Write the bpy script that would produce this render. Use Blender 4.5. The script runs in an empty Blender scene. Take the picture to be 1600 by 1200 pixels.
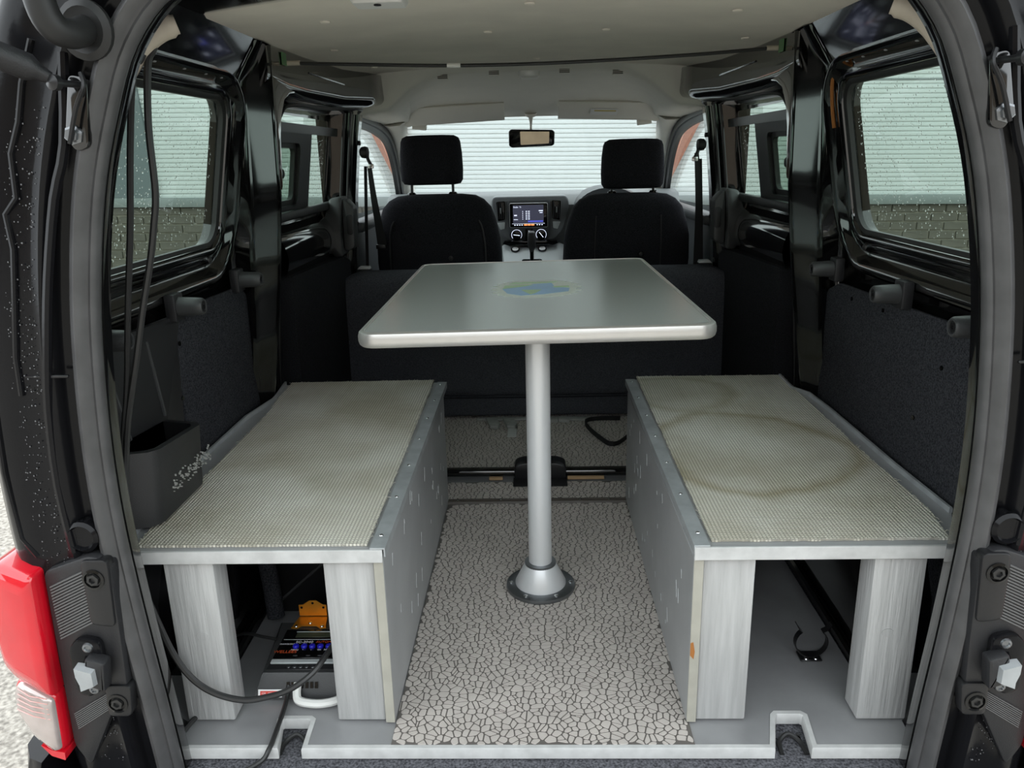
import bpy, bmesh, math, random
from mathutils import Vector, Matrix
from mathutils.geometry import delaunay_2d_cdt
R = math.radians
scene = bpy.context.scene
C = scene.collection
random.seed(4)

# ------------------------------------------------------------------ camera
cam_d = bpy.data.cameras.new('camera'); cam = bpy.data.objects.new('camera', cam_d); C.objects.link(cam)
FPX, PITCH, YAW, ROLL = 1221.18, 0.286174, -0.030814, -0.023252
cp, sp, cy, sy = math.cos(PITCH), math.sin(PITCH), math.cos(YAW), math.sin(YAW)
fwd = Vector((sy*cp, cy*cp, -sp)); right = Vector((cy, -sy, 0)); up = right.cross(fwd)
r2 = math.cos(ROLL)*right + math.sin(ROLL)*up; u2 = -math.sin(ROLL)*right + math.cos(ROLL)*up
M = Matrix((r2, u2, -fwd)).transposed().to_4x4(); M.translation = (0, -1.12, 0.931)
cam.matrix_world = M
cam_d.sensor_width = 36; cam_d.lens = FPX*36/1600; cam_d.clip_start = .02; cam_d.clip_end = 200
scene.camera = cam

# ------------------------------------------------------------------ world: even overcast sky
w = bpy.data.worlds.new('overcast'); scene.world = w; w.use_nodes = True
bg = w.node_tree.nodes['Background']; bg.inputs[0].default_value = (.90, .96, 1.0, 1); bg.inputs[1].default_value = 1.0
scene.view_settings.view_transform = 'Standard'; scene.view_settings.look = 'None'
scene.view_settings.gamma = 1; scene.view_settings.use_curve_mapping = False
scene.view_settings.exposure = 1.62

# ------------------------------------------------------------------ materials
def mat(name, col, rough=.5, metal=0, spec=.5, coat=0, noise=0, nscale=40, bump=0, bscale=200, col2=None, emit=None, estr=1, coatr=.05, aniso=None):
    m = bpy.data.materials.new(name); m.use_nodes = True; nt = m.node_tree; b = nt.nodes['Principled BSDF']
    b.inputs['Base Color'].default_value = (*col, 1); b.inputs['Roughness'].default_value = rough
    b.inputs['Metallic'].default_value = metal; b.inputs['Specular IOR Level'].default_value = spec
    b.inputs['Coat Weight'].default_value = coat; b.inputs['Coat Roughness'].default_value = coatr
    tc = nt.nodes.new('ShaderNodeTexCoord')
    src = tc.outputs['Object']
    if aniso:
        mp = nt.nodes.new('ShaderNodeMapping'); mp.inputs['Scale'].default_value = aniso
        nt.links.new(src, mp.inputs[0]); src = mp.outputs[0]
    if noise or col2:
        n = nt.nodes.new('ShaderNodeTexNoise'); n.inputs['Scale'].default_value = nscale; n.inputs['Detail'].default_value = 5
        nt.links.new(src, n.inputs['Vector'])
        r = nt.nodes.new('ShaderNodeValToRGB'); c2 = col2 or tuple(max(0, c*(1-noise)) for c in col)
        r.color_ramp.elements[0].position = .32; r.color_ramp.elements[1].position = .68
        r.color_ramp.elements[0].color = (*c2, 1); r.color_ramp.elements[1].color = (*col, 1)
        nt.links.new(n.outputs['Fac'], r.inputs[0]); nt.links.new(r.outputs[0], b.inputs['Base Color'])
    if bump:
        n2 = nt.nodes.new('ShaderNodeTexNoise'); n2.inputs['Scale'].default_value = bscale; n2.inputs['Detail'].default_value = 3
        nt.links.new(src, n2.inputs['Vector'])
        bp = nt.nodes.new('ShaderNodeBump'); bp.inputs['Strength'].default_value = bump; bp.inputs['Distance'].default_value = .002
        nt.links.new(n2.outputs['Fac'], bp.inputs['Height']); nt.links.new(bp.outputs[0], b.inputs['Normal'])
    if emit:
        b.inputs['Emission Color'].default_value = (*emit, 1); b.inputs['Emission Strength'].default_value = estr
    return m

def glass_mat(name, tint, refl=1.0):
    m = bpy.data.materials.new(name); m.use_nodes = True; nt = m.node_tree
    for n in list(nt.nodes): nt.nodes.remove(n)
    o = nt.nodes.new('ShaderNodeOutputMaterial'); t = nt.nodes.new('ShaderNodeBsdfTransparent'); t.inputs[0].default_value = (*tint, 1)
    g = nt.nodes.new('ShaderNodeBsdfGlossy'); g.inputs['Roughness'].default_value = .01; g.inputs[0].default_value = (refl, refl, refl, 1)
    f = nt.nodes.new('ShaderNodeFresnel'); f.inputs[0].default_value = 1.45
    ge = nt.nodes.new('ShaderNodeNewGeometry'); ior = nt.nodes.new('ShaderNodeMapRange'); ior.inputs['To Min'].default_value = 1.45; ior.inputs['To Max'].default_value = 1/1.45
    nt.links.new(ge.outputs['Backfacing'], ior.inputs['Value']); nt.links.new(ior.outputs[0], f.inputs[0])   # same reflectance from both sides of a thin pane
    mx = nt.nodes.new('ShaderNodeMixShader')
    nt.links.new(f.outputs[0], mx.inputs[0]); nt.links.new(t.outputs[0], mx.inputs[1]); nt.links.new(g.outputs[0], mx.inputs[2])
    nt.links.new(mx.outputs[0], o.inputs[0])
    return m

PAINT = mat('black_paint', (.0045, .0045, .0046), .08, spec=.5, coat=1, bump=.008, bscale=9)
WET = mat('wet_black_paint', (.006, .006, .007), .15, spec=.2, bump=.05, bscale=120)
SATIN = mat('satin_black', (.010, .010, .011), .35, bump=.05)
PLASTIC = mat('dark_plastic', (.016, .016, .0175), .45, bump=.25, bscale=700)
GREYPL = mat('charcoal_plastic', (.045, .046, .047), .42, bump=.2, bscale=600)
SCRATCH = mat('paint_scratch', (.50, .51, .52), .5)
BOLTDK = mat('dark_bolt', (.05, .05, .05), .35, metal=.7)
RIBGREY = mat('rib_grey', (.10, .10, .10), .4)
RUBBER = mat('seal_rubber', (.074, .073, .074), .40, noise=.3, nscale=25, spec=.5)
BLKRUB = mat('black_rubber', (.014, .014, .014), .5)
CARPET = mat('wall_carpet', (.055, .057, .064), .95, spec=.1, col2=(.012, .012, .015), nscale=330, bump=.9, bscale=500)
SILLCARP = mat('sill_carpet', (.15, .15, .165), .95, spec=.1, col2=(.03, .03, .034), nscale=260, bump=.9, bscale=420)
FABRIC = mat('seat_fabric', (.034, .034, .040), .95, spec=.15, col2=(.009, .009, .011), nscale=420, bump=.5, bscale=700)
DOORCARP = mat('door_carpet', (.022, .023, .026), .95, spec=.1, col2=(.008, .008, .009), nscale=330, bump=.8, bscale=500)
SEATCARP = mat('seat_carpet', (.085, .088, .10), .95, spec=.1, col2=(.045, .047, .055), nscale=260, bump=.7, bscale=450)
HEADL = mat('headliner_grey', (.86, .80, .71), .9, spec=.15, noise=.08, nscale=8, bump=.2, bscale=900)
CABHEAD = mat('cab_headliner_grey', (.80, .78, .72), .85, spec=.2, noise=.05, nscale=8)
BEIGE = mat('beige_plastic', (.52, .46, .37), .55, noise=.12, nscale=18)
SILVERP = mat('silver_painted_wood', (.50, .50, .493), .42, metal=.1, noise=.25, nscale=6, bump=.6, bscale=16, aniso=(14, 14, .9))
SILVERPANEL = mat('silver_painted_panel', (.36, .365, .37), .36, metal=.15, noise=.2, nscale=6, bump=.25, bscale=14)
EDGEW = mat('bare_edge', (.40, .385, .33), .55, noise=.15, nscale=20, bump=.3, bscale=60)
EDGETRIM = mat('floor_edge_paint', (.57, .57, .56), .4, noise=.22, nscale=30, bump=.2, bscale=80)
BOARD = mat('grey_floor_board', (.30, .30, .305), .33, metal=.1, noise=.25, nscale=7, bump=.3, bscale=20)
ALU = mat('brushed_aluminium', (.74, .75, .76), .34, metal=.35, bump=.03, bscale=300)
ALUEDGE = mat('aluminium_edging', (.72, .70, .67), .35, metal=.65, noise=.05)
ALUTRIM = mat('dull_aluminium_trim', (.42, .44, .45), .36, metal=.3, noise=.25, nscale=25)
DKALU = mat('dark_flange_metal', (.22, .23, .24), .32, metal=.9)
LAMIN = mat('grey_laminate', (.44, .46, .44), .26, spec=.5, noise=.03, nscale=300)
STEEL = mat('zinc_screw', (.7, .7, .7), .25, metal=1)
VINYL = mat('vinyl_stone', (.52, .472, .436), .5, spec=.4, noise=.12, nscale=14, bump=.1, bscale=300)
VJOINT = mat('vinyl_joint', (.12, .107, .098), .6)
ORANGE = mat('yellow_zinc', (.75, .32, .03), .35, metal=.6, noise=.2, nscale=30)
WHITEP = mat('white_plastic', (.78, .78, .75), .4)
CABLE = mat('cable_rubber', (.02, .02, .02), .38)
RED = mat('red_lens', (.62, .006, .018), .08, coat=1, noise=.1, nscale=15)
CLEAR = mat('clear_lens', (.55, .47, .44), .08, coat=1, metal=.3, noise=.2, nscale=30)
LENSRIM = mat('reflector_pink', (.62, .33, .30), .15, coat=1)
ASPH = mat('pale_asphalt', (.52, .48, .42), .9, col2=(.20, .18, .155), nscale=75, bump=1, bscale=60)
CLAD = mat('white_cladding', (.50, .535, .525), .45, noise=.04, nscale=2)
FLASH = mat('grey_flashing', (.16, .185, .18), .4)
BRICK = mat('buff_grey_brick', (.115, .108, .088), .9, noise=.25, nscale=9, bump=.4, bscale=40)
MORTAR = mat('mortar', (.27, .255, .205), .95, noise=.2, nscale=30)
REDBR = mat('red_brick_face', (.36, .16, .10), .9, col2=(.26, .11, .075), nscale=60, bump=.3)
DARKCL = mat('slate_cladding', (.10, .125, .13), .5)
DASH = mat('dash_grey', (.17, .18, .18), .5, bump=.2, bscale=700)
DASHMID = mat('dash_mid_grey', (.14, .15, .155), .45, bump=.15, bscale=700)
DASHDK = mat('dash_charcoal', (.055, .06, .065), .4, bump=.15, bscale=700)
DASHLT = mat('console_silver', (.46, .49, .49), .42)
GLOSSB = mat('gloss_black', (.005, .005, .005), .06)
MIRROR = mat('mirror_glass', (.62, .60, .50), .02, metal=1)
TAG = mat('green_tag', (.10, .22, .10), .5)
TAPE = mat('silver_tape', (.66, .66, .65), .4, metal=.2)
THRESH = mat('brown_threshold', (.075, .062, .052), .4, bump=.2)
BLUE = mat('blue_button', (.02, .02, .55), .35)
WHT = mat('white_print', (.8, .8, .8), .5)
ORGT = mat('orange_print', (.6, .09, .02), .5)
REDT = mat('red_print', (.65, .05, .03), .5)
LCD = mat('lcd_green', (.07, .08, .05), .2)
SCREEN = mat('screen_blue', (.02, .022, .04), .15, emit=(.030, .033, .055), estr=.35)
SCRW = mat('screen_text', (.6, .65, .75), .4, emit=(.6, .65, .8), estr=.5)
SCRB = mat('screen_blue_bar', (.1, .12, .6), .4, emit=(.08, .1, .6), estr=.25)
SCRO = mat('screen_orange', (.7, .25, .1), .4, emit=(.8, .25, .08), estr=.5)
SEA = mat('map_sea_blue', (.42, .66, .95), .45, noise=.1, nscale=20)
LAND = mat('map_land_green', (.58, .80, .50), .45, noise=.1, nscale=25)
PALE = mat('map_pale', (.88, .93, .85), .45, noise=.06, nscale=25)
BROWNP = mat('brown_chip', (.34, .13, .03), .8)
WOOD = mat('bare_wood', (.45, .30, .16), .7)
STRAPGREY = mat('grey_webbing', (.34, .34, .32), .8, noise=.2)
CLOTHBLK = mat('black_webbing', (.008, .008, .009), .6)
GLASS_T = glass_mat('tinted_glass', (.56, .66, .59))
GLASS_C = glass_mat('clear_glass', (.93, .97, .96))
DROP = bpy.data.materials.new('rain_drop'); DROP.use_nodes = True
_b = DROP.node_tree.nodes['Principled BSDF']; _b.inputs['Transmission Weight'].default_value = 1; _b.inputs['Roughness'].default_value = 0.02; _b.inputs['IOR'].default_value = 1.33
DROPLIT = mat('bead_water', (.10, .10, .105), .05, spec=.8)
# anti slip mat: fine woven grid relief, dirt rings
def mat_mesh(stain=False):
    m = mat('anti_slip_mesh', (.42, .40, .345), .8, spec=.2); nt = m.node_tree; b = nt.nodes['Principled BSDF']
    tc = nt.nodes['Texture Coordinate']; sep = nt.nodes.new('ShaderNodeSeparateXYZ'); nt.links.new(tc.outputs['Object'], sep.inputs[0])
    def wave(out, freq):
        a = nt.nodes.new('ShaderNodeMath'); a.operation = 'MULTIPLY'; a.inputs[1].default_value = freq; nt.links.new(out, a.inputs[0])
        s = nt.nodes.new('ShaderNodeMath'); s.operation = 'SINE'; nt.links.new(a.outputs[0], s.inputs[0])
        h = nt.nodes.new('ShaderNodeMath'); h.operation = 'MULTIPLY_ADD'; h.inputs[1].default_value = .5; h.inputs[2].default_value = .5; nt.links.new(s.outputs[0], h.inputs[0])
        return h.outputs[0]
    wx = wave(sep.outputs[0], 2*math.pi/.0060); wy = wave(sep.outputs[1], 2*math.pi/.0060)
    mn = nt.nodes.new('ShaderNodeMath'); mn.operation = 'MULTIPLY'; nt.links.new(wx, mn.inputs[0]); nt.links.new(wy, mn.inputs[1])
    n = nt.nodes.new('ShaderNodeTexNoise'); n.inputs['Scale'].default_value = 5; n.inputs['Detail'].default_value = 6; nt.links.new(tc.outputs['Object'], n.inputs['Vector'])
    r = nt.nodes.new('ShaderNodeValToRGB'); r.color_ramp.elements[0].position = .3; r.color_ramp.elements[1].position = .62
    r.color_ramp.elements[0].color = (.60, .555, .45, 1); r.color_ramp.elements[1].color = (.84, .81, .73, 1); nt.links.new(n.outputs['Fac'], r.inputs[0])
    r2_ = nt.nodes.new('ShaderNodeValToRGB'); r2_.color_ramp.elements[0].position = .02; r2_.color_ramp.elements[1].position = .35
    r2_.color_ramp.elements[0].color = (.5, .5, .49, 1); r2_.color_ramp.elements[1].color = (1, 1, 1, 1); nt.links.new(mn.outputs[0], r2_.inputs[0])
    mx = nt.nodes.new('ShaderNodeMix'); mx.data_type = 'RGBA'; mx.blend_type = 'MULTIPLY'; mx.inputs['Factor'].default_value = 1
    nt.links.new(r.outputs[0], mx.inputs['A']); nt.links.new(r2_.outputs[0], mx.inputs['B']); nt.links.new(mx.outputs['Result'], b.inputs['Base Color'])
    if stain:
        cur = mx.outputs['Result']
        for (cx, cy_, rr, wd, rgb, st) in ((.44, .40, .205, .030, (.62, .56, .42, 1), .75), (.36, .80, .13, .03, (.62, .57, .43, 1), .55), (.552, .105, .0, .010, (.40, .28, .22, 1), .7)):
            vm = nt.nodes.new('ShaderNodeVectorMath'); vm.operation = 'DISTANCE'; vm.inputs[1].default_value = (cx, cy_, .338); nt.links.new(tc.outputs['Object'], vm.inputs[0])
            nn = nt.nodes.new('ShaderNodeTexNoise'); nn.inputs['Scale'].default_value = 3.5; nn.inputs['Detail'].default_value = 4; nt.links.new(tc.outputs['Object'], nn.inputs['Vector'])
            ad = nt.nodes.new('ShaderNodeMath'); ad.operation = 'MULTIPLY_ADD'; ad.inputs[1].default_value = .16; nt.links.new(nn.outputs['Fac'], ad.inputs[0]); nt.links.new(vm.outputs['Value'], ad.inputs[2])
            sb = nt.nodes.new('ShaderNodeMath'); sb.operation = 'SUBTRACT'; sb.inputs[1].default_value = rr+.08 if rr else .08; nt.links.new(ad.outputs[0], sb.inputs[0])
            ab = nt.nodes.new('ShaderNodeMath'); ab.operation = 'ABSOLUTE'; nt.links.new(sb.outputs[0], ab.inputs[0])
            mr = nt.nodes.new('ShaderNodeMapRange'); mr.inputs['From Min'].default_value = 0; mr.inputs['From Max'].default_value = wd; mr.inputs['To Min'].default_value = st; mr.inputs['To Max'].default_value = 0; nt.links.new(ab.outputs[0], mr.inputs['Value'])
            m2 = nt.nodes.new('ShaderNodeMix'); m2.data_type = 'RGBA'; m2.blend_type = 'MULTIPLY'; m2.inputs['B'].default_value = rgb
            nt.links.new(mr.outputs[0], m2.inputs['Factor']); nt.links.new(cur, m2.inputs['A']); cur = m2.outputs['Result']
        nt.links.new(cur, b.inputs['Base Color'])
    bp = nt.nodes.new('ShaderNodeBump'); bp.inputs['Strength'].default_value = .8; bp.inputs['Distance'].default_value = .002
    nt.links.new(mn.outputs[0], bp.inputs['Height']); nt.links.new(bp.outputs[0], b.inputs['Normal'])
    return m
MATMESH = mat_mesh(); MATSTAIN = mat_mesh(True)
STAIN = mat('brown_stain', (.24, .20, .12), .85)

# ------------------------------------------------------------------ mesh helpers
def NB(): return bmesh.new()
def box(bm, x0, x1, y0, y1, z0, z1, bev=0, seg=2):
    x0, x1 = sorted((x0, x1)); y0, y1 = sorted((y0, y1)); z0, z1 = sorted((z0, z1))
    v = [bm.verts.new(p) for p in ((x0,y0,z0),(x1,y0,z0),(x1,y1,z0),(x0,y1,z0),(x0,y0,z1),(x1,y0,z1),(x1,y1,z1),(x0,y1,z1))]
    fs = [bm.faces.new([v[i] for i in f]) for f in ((3,2,1,0),(4,5,6,7),(0,1,5,4),(1,2,6,5),(2,3,7,6),(3,0,4,7))]
    if bev:
        es = list({e for f in fs for e in f.edges})
        bmesh.ops.bevel(bm, geom=es, offset=bev, segments=seg, affect='EDGES', profile=.5)
    return bm
def P3(axis, a, p):
    return {'x': (a, p[0], p[1]), 'y': (p[0], a, p[1]), 'z': (p[0], p[1], a)}[axis]
def prism(bm, pts, axis, a, b, bev=0, seg=2):
    lo = [bm.verts.new(P3(axis, a, p)) for p in pts]; hi = [bm.verts.new(P3(axis, b, p)) for p in pts]
    n = len(pts); fs = [bm.faces.new(lo), bm.faces.new(hi[::-1])]
    for i in range(n): fs.append(bm.faces.new((lo[i], hi[i], hi[(i+1)%n], lo[(i+1)%n])))
    bmesh.ops.recalc_face_normals(bm, faces=fs)
    if bev:
        es = list({e for f in fs[:2] for e in f.edges})
        bmesh.ops.bevel(bm, geom=es, offset=bev, segments=seg, affect='EDGES', profile=.5)
    return bm
def loft(bm, loops, closed=True, cap=True, wrap=False):
    L = [[bm.verts.new(p) for p in lp] for lp in loops]; n = len(L[0]); fs = []
    for k in range(len(L) if wrap else len(L)-1):
        A, B = L[k], L[(k+1) % len(L)]
        for i in range(n if closed else n-1):
            j = (i+1) % n; fs.append(bm.faces.new((A[i], A[j], B[j], B[i])))
    if cap and closed and not wrap: fs.append(bm.faces.new(L[0][::-1])); fs.append(bm.faces.new(L[-1]))
    bmesh.ops.recalc_face_normals(bm, faces=fs)
    return bm
def tube(bm, path, r, n=8, closed=False, cap=True):
    path = [Vector(p) for p in path]; m = len(path); loops = []; prevN = None
    for i, p in enumerate(path):
        a = path[i-1] if (i > 0 or closed) else p; b = path[(i+1) % m] if (i < m-1 or closed) else p
        t = (b-a).normalized()
        if prevN is None:
            N = t.orthogonal().normalized()
        else:
            N = (prevN - t*prevN.dot(t)).normalized()
        prevN = N; B = t.cross(N); rr = r[i] if isinstance(r, (list, tuple)) else r
        loops.append([p + rr*(math.cos(2*math.pi*k/n)*N + math.sin(2*math.pi*k/n)*B) for k in range(n)])
    return loft(bm, loops, True, cap, closed)
def lathe(bm, prof, o, d=(0,0,1), n=24):
    o = Vector(o); d = Vector(d).normalized(); N = d.orthogonal().normalized(); B = d.cross(N)
    loops = [[o + d*h + max(r, 1e-5)*(math.cos(2*math.pi*k/n)*N + math.sin(2*math.pi*k/n)*B) for k in range(n)] for r, h in prof]
    return loft(bm, loops)
def cr(pts, k=6, closed=False):
    pts = [Vector(p) for p in pts]; n = len(pts); out = []
    for i in range(n if closed else n-1):
        p0 = pts[(i-1) % n] if (closed or i > 0) else pts[0]; p1 = pts[i]; p2 = pts[(i+1) % n]
        p3 = pts[(i+2) % n] if (closed or i+2 < n) else pts[-1]
        for j in range(k):
            t = j/k
            out.append(.5*((2*p1)+(p2-p0)*t+(2*p0-5*p1+4*p2-p3)*t*t+(3*p1-p0-3*p2+p3)*t**3))
    if not closed: out.append(pts[-1])
    return out
def rrect(a0, a1, b0, b1, r, n=6):
    out = []
    for ca, cb, s in ((a1-r, b1-r, 0), (a0+r, b1-r, 90), (a0+r, b0+r, 180), (a1-r, b0+r, 270)):
        for k in range(n+1):
            t = R(s+90*k/n); out.append((ca+r*math.cos(t), cb+r*math.sin(t)))
    return out
def rpoly(pts, rad, n=5):
    """polygon with rounded corners; rad one number or one per corner"""
    m = len(pts); out = []
    for i in range(m):
        p0, p, p1 = Vector(pts[i-1]), Vector(pts[i]), Vector(pts[(i+1) % m]); r = rad[i] if isinstance(rad, (list, tuple)) else rad
        a, b = (p0-p), (p1-p); r_ = min(r, a.length*.48, b.length*.48)
        if r_ < 1e-5: out.append(tuple(p)); continue
        A = p+a.normalized()*r_; B = p+b.normalized()*r_
        for k in range(n+1):
            t = k/n; out.append(tuple((1-t)**2*A+2*t*(1-t)*p+t*t*B))
    return out
def sel(ax, by, n=2.6, k=28):
    out = []
    for i in range(k):
        t = 2*math.pi*i/k; c, s = math.cos(t), math.sin(t)
        out.append((ax*math.copysign(abs(c)**(2/n), c), by*math.copysign(abs(s)**(2/n), s)))
    return out
def sheet(bm, outer, holes, rows, mapf, step=.06):
    vs = []; es = []
    def cut(loop):
        o_ = []
        for i, p in enumerate(loop):
            q = loop[(i+1) % len(loop)]; o_.append(p)
            ts = sorted((r_-p[1])/(q[1]-p[1]) for r_ in rows if (p[1]-r_)*(q[1]-r_) < -1e-9)
            o_ += [(p[0]+(q[0]-p[0])*k, p[1]+(q[1]-p[1])*k) for k in ts]
        return o_
    outer = cut(outer); holes = [cut(h) for h in holes]
    def add(loop):
        b = len(vs); vs.extend(Vector(p) for p in loop); n = len(loop); es.extend((b+i, b+(i+1) % n) for i in range(n))
    add(outer)
    for h in holes: add(h)
    a0 = min(p[0] for p in outer); a1 = max(p[0] for p in outer)
    def inside(p, poly):
        c = False; n = len(poly)
        for i in range(n):
            x1, y1 = poly[i]; x2, y2 = poly[i-1]
            if (y1 > p[1]) != (y2 > p[1]) and p[0] < (x2-x1)*(p[1]-y1)/(y2-y1)+x1: c = not c
        return c
    for b in rows:
        a = a0+step/2
        while a < a1:
            if inside((a, b), outer) and not any(inside((a, b), h) for h in holes): vs.append(Vector((a, b)))
            a += step
    V, E, F, *_ = delaunay_2d_cdt(vs, es, [], 1, 1e-6)
    F = [f for f in F if (lambda c: inside(c, outer) and not any(inside(c, h) for h in holes))((sum(V[i][0] for i in f)/len(f), sum(V[i][1] for i in f)/len(f)))]
    bv = [bm.verts.new(mapf(p[0], p[1])) for p in V]
    for f in F:
        try: bm.faces.new([bv[i] for i in f])
        except ValueError: pass
    return bm
def solidify(bm, vec):
    """closed slab from an open sheet, moved along vec"""
    geom = bmesh.ops.extrude_face_region(bm, geom=bm.faces[:])
    bmesh.ops.translate(bm, verts=[g for g in geom['geom'] if isinstance(g, bmesh.types.BMVert)], vec=vec)
    bmesh.ops.recalc_face_normals(bm, faces=bm.faces[:])
    return bm
def mirror(bm):
    for v in bm.verts: v.co.x = -v.co.x
    bmesh.ops.reverse_faces(bm, faces=bm.faces[:])
    return bm
def obj(name, bm, m, parent=None, s=1, ang=38, smooth=True):
    if s < 0: mirror(bm)
    me = bpy.data.meshes.new(name); bm.to_mesh(me); bm.free(); me.materials.append(m)
    if smooth:
        me.polygons.foreach_set('use_smooth', [True]*len(me.polygons)); me.set_sharp_from_angle(angle=R(ang))
    o = bpy.data.objects.new(name, me); C.objects.link(o)
    if parent: o.parent = parent; o.matrix_parent_inverse = Matrix.Translation(-root_loc(parent))
    return o
LOC = {}
def root_loc(o): return LOC.get(o.name, Vector((0, 0, 0)))
def thing(name, label, cat, loc, group=None):
    o = bpy.data.objects.new(name, None); C.objects.link(o); o.empty_display_size = .05; o.location = loc; LOC[o.name] = Vector(loc)
    return tag(o, label, cat, group)
def tag(o, label, cat, group=None):
    o['label'] = label; o['category'] = cat
    if group: o['group'] = group
    return o
def struct(o, label=None, cat=None):
    o['kind'] = 'structure'
    if label: o['label'] = label
    if cat: o['category'] = cat
    return o
def text(name, s_, size, m, parent, mtx):
    cu = bpy.data.curves.new(name, 'FONT'); cu.body = s_; cu.size = size; cu.extrude = .0002; cu.align_x = 'CENTER'; cu.align_y = 'CENTER'
    t = bpy.data.objects.new('tmp', cu); C.objects.link(t); dg = bpy.context.evaluated_depsgraph_get()
    me = bpy.data.meshes.new_from_object(t.evaluated_get(dg)); bpy.data.objects.remove(t)
    me.transform(mtx); me.materials.clear(); me.materials.append(m)
    o = bpy.data.objects.new(name, me); C.objects.link(o)
    if parent: o.parent = parent; o.matrix_parent_inverse = Matrix.Translation(-root_loc(parent))
    return o
SD = lambda s: 'left' if s < 0 else 'right'
def lerp(tab, z):
    if z <= tab[0][0]: return tab[0][1]
    for (a, p), (b, q) in zip(tab, tab[1:]):
        if z <= b: return p+(q-p)*(z-a)/(b-a)
    return tab[-1][1]
XW = [(.70, .735), (1.10, .655), (1.20, .60)]
X = lambda z: lerp(XW, z)

# ================================================================== SETTING: outdoors
bm = NB(); box(bm, -14, 14, -14, 14, -.60, -.53)
struct(obj('ground', bm, ASPH, smooth=False), 'pale gravelly asphalt yard around the van', 'ground')

bm = NB(); box(bm, -14, 14, -12.6, -12, -.53, 3.2)  # out-of-view block, added to darken paint reflections and fill the mirror with tan
tan = tag(obj('backdrop_building', bm, mat('tan_brick', (.23, .185, .14), .9, noise=.2, nscale=3), smooth=False), 'unseen tan brick backdrop building added behind the van for its reflections', 'building')
bm = NB(); box(bm, -14, 14, -12.8, -11.85, 3.2, 3.35); obj('parapet', bm, FLASH, tan, smooth=False)
YF = 5.70
fac = thing('warehouse_wall', 'white ribbed warehouse wall with grey plinth seen through the van windows', 'building', (0, YF, .53))
fac.rotation_euler = (0, .0165, 0)
def fobj(name, bm, m, **k):
    o = obj(name, bm, m, None, **k); o.parent = fac; o.matrix_parent_inverse = Matrix.Identity(4); return o
# local frame of the wall: x along, y into the wall, z above the plinth line
prof = []; z = .055
while z < 1.75:
    prof += [(0, z), (0, z+.018), (.008, z+.026), (.008, z+.031)]; z += .0365
bm = NB(); loft(bm, [[(-8, y, z_) for y, z_ in prof], [(8, y, z_) for y, z_ in prof]], closed=False, cap=False)
bmesh.ops.recalc_face_normals(bm, faces=bm.faces[:]); fobj('cladding_sheet', bm, CLAD, smooth=False)
bm = NB(); box(bm, -8, 8, .012, .2, .05, 1.80); fobj('wall_backing', bm, CLAD, smooth=False)
bm = NB(); box(bm, -8, 8, -.03, .2, -.025, .055, .004); fobj('plinth_flashing', bm, FLASH)
bm = NB(); box(bm, 2.2, 8, -.004, .01, .955, .968); fobj('sheet_joint', bm, FLASH)
bm = NB(); box(bm, -8, 8, .03, .2, -1.3, -.02); fobj('mortar_bed', bm, MORTAR, smooth=False)
bm = NB(); prism(bm, [(-8, .055), (-3.20, .055), (-3.28, 1.05), (-3.33, 1.78), (-8, 1.78)], 'y', -.03, .0); fobj('slate_panel', bm, DARKCL, smooth=False)
for s in (-1, 1):      # red brick gable wedges beside the shutter
    bm = NB(); prism(bm, [(s*1.14, .16), (s*1.40, .70), (s*1.75, 1.4), (s*1.05, 1.4), (s*1.05, .16)], 'y', -.05, .0); fobj('red_brick_pier', bm, REDBR, smooth=False)
bm = NB(); box(bm, -.105, .105, .012, .04, -.030, .030, .003, 1); bme = bpy.data.meshes.new('brick'); bm.to_mesh(bme); bm.free(); bme.materials.append(BRICK)
rest = NB()
for r_ in range(12):
    zc = -.06-.075*r_
    for c_ in range(-20, 21):
        xc = c_*.225+(.1125 if r_ % 2 else 0)+random.uniform(-.002, .002)
        if 2.2 < abs(xc) < 4.3 and r_ < 8:
            o = bpy.data.objects.new('brick', bme); C.objects.link(o); o.parent = fac; o.location = (xc, random.uniform(-.003, .003), zc)
        else: box(rest, xc-.105, xc+.105, .012, .04, zc-.03, zc+.03)
o = fobj('brickwork', rest, BRICK, smooth=False); o['kind'] = 'stuff'

# ================================================================== SETTING: van shell
def ribbon(bm, path, half, z0, z1):
    """strip of constant width along a 2-D path (x,y)"""
    P = [Vector(p) for p in path]; loops = []
    for i, p in enumerate(P):
        d0 = (P[i]-P[i-1]).normalized() if i else None; d1 = (P[i+1]-P[i]).normalized() if i < len(P)-1 else None
        n0 = Vector((-d0.y, d0.x)) if d0 else None; n1 = Vector((-d1.y, d1.x)) if d1 else None
        if n0 and n1: n = (n0+n1).normalized(); k = half/max(.4, n.dot(n1)); n = n*k
        else: n = (n0 or n1)*half
        loops.append([(p.x+n.x, p.y+n.y, z0), (p.x-n.x, p.y-n.y, z0), (p.x-n.x, p.y-n.y, z1-.003), (p.x+n.x*.3-n.x, p.y+n.y*.3-n.y, z1), (p.x+n.x, p.y+n.y, z1)])
    return loft(bm, loops)
rear = [(-.605, -.062), (-.437, -.062), (-.450, .003), (-.445, .008), (-.398, .008), (-.392, .003), (-.389, -.062), (.376, -.062), (.398, .012), (.404, .018), (.446, .018), (.452, .012), (.443, -.062), (.605, -.062)]
out = rear + [(.61, .0), (.70, .06), (.70, .137), (.58, .137), (.58, .80), (.70, .82), (.70, 1.72), (-.70, 1.72), (-.70, .82), (-.58, .80), (-.58, .137), (-.70, .137), (-.70, .06), (-.61, .0)]
bm = NB(); prism(bm, out, 'z', -.018, 0)
floor = struct(obj('floor', bm, BOARD), 'grey painted plywood load floor with a pale sawn edge', 'floor')
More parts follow.
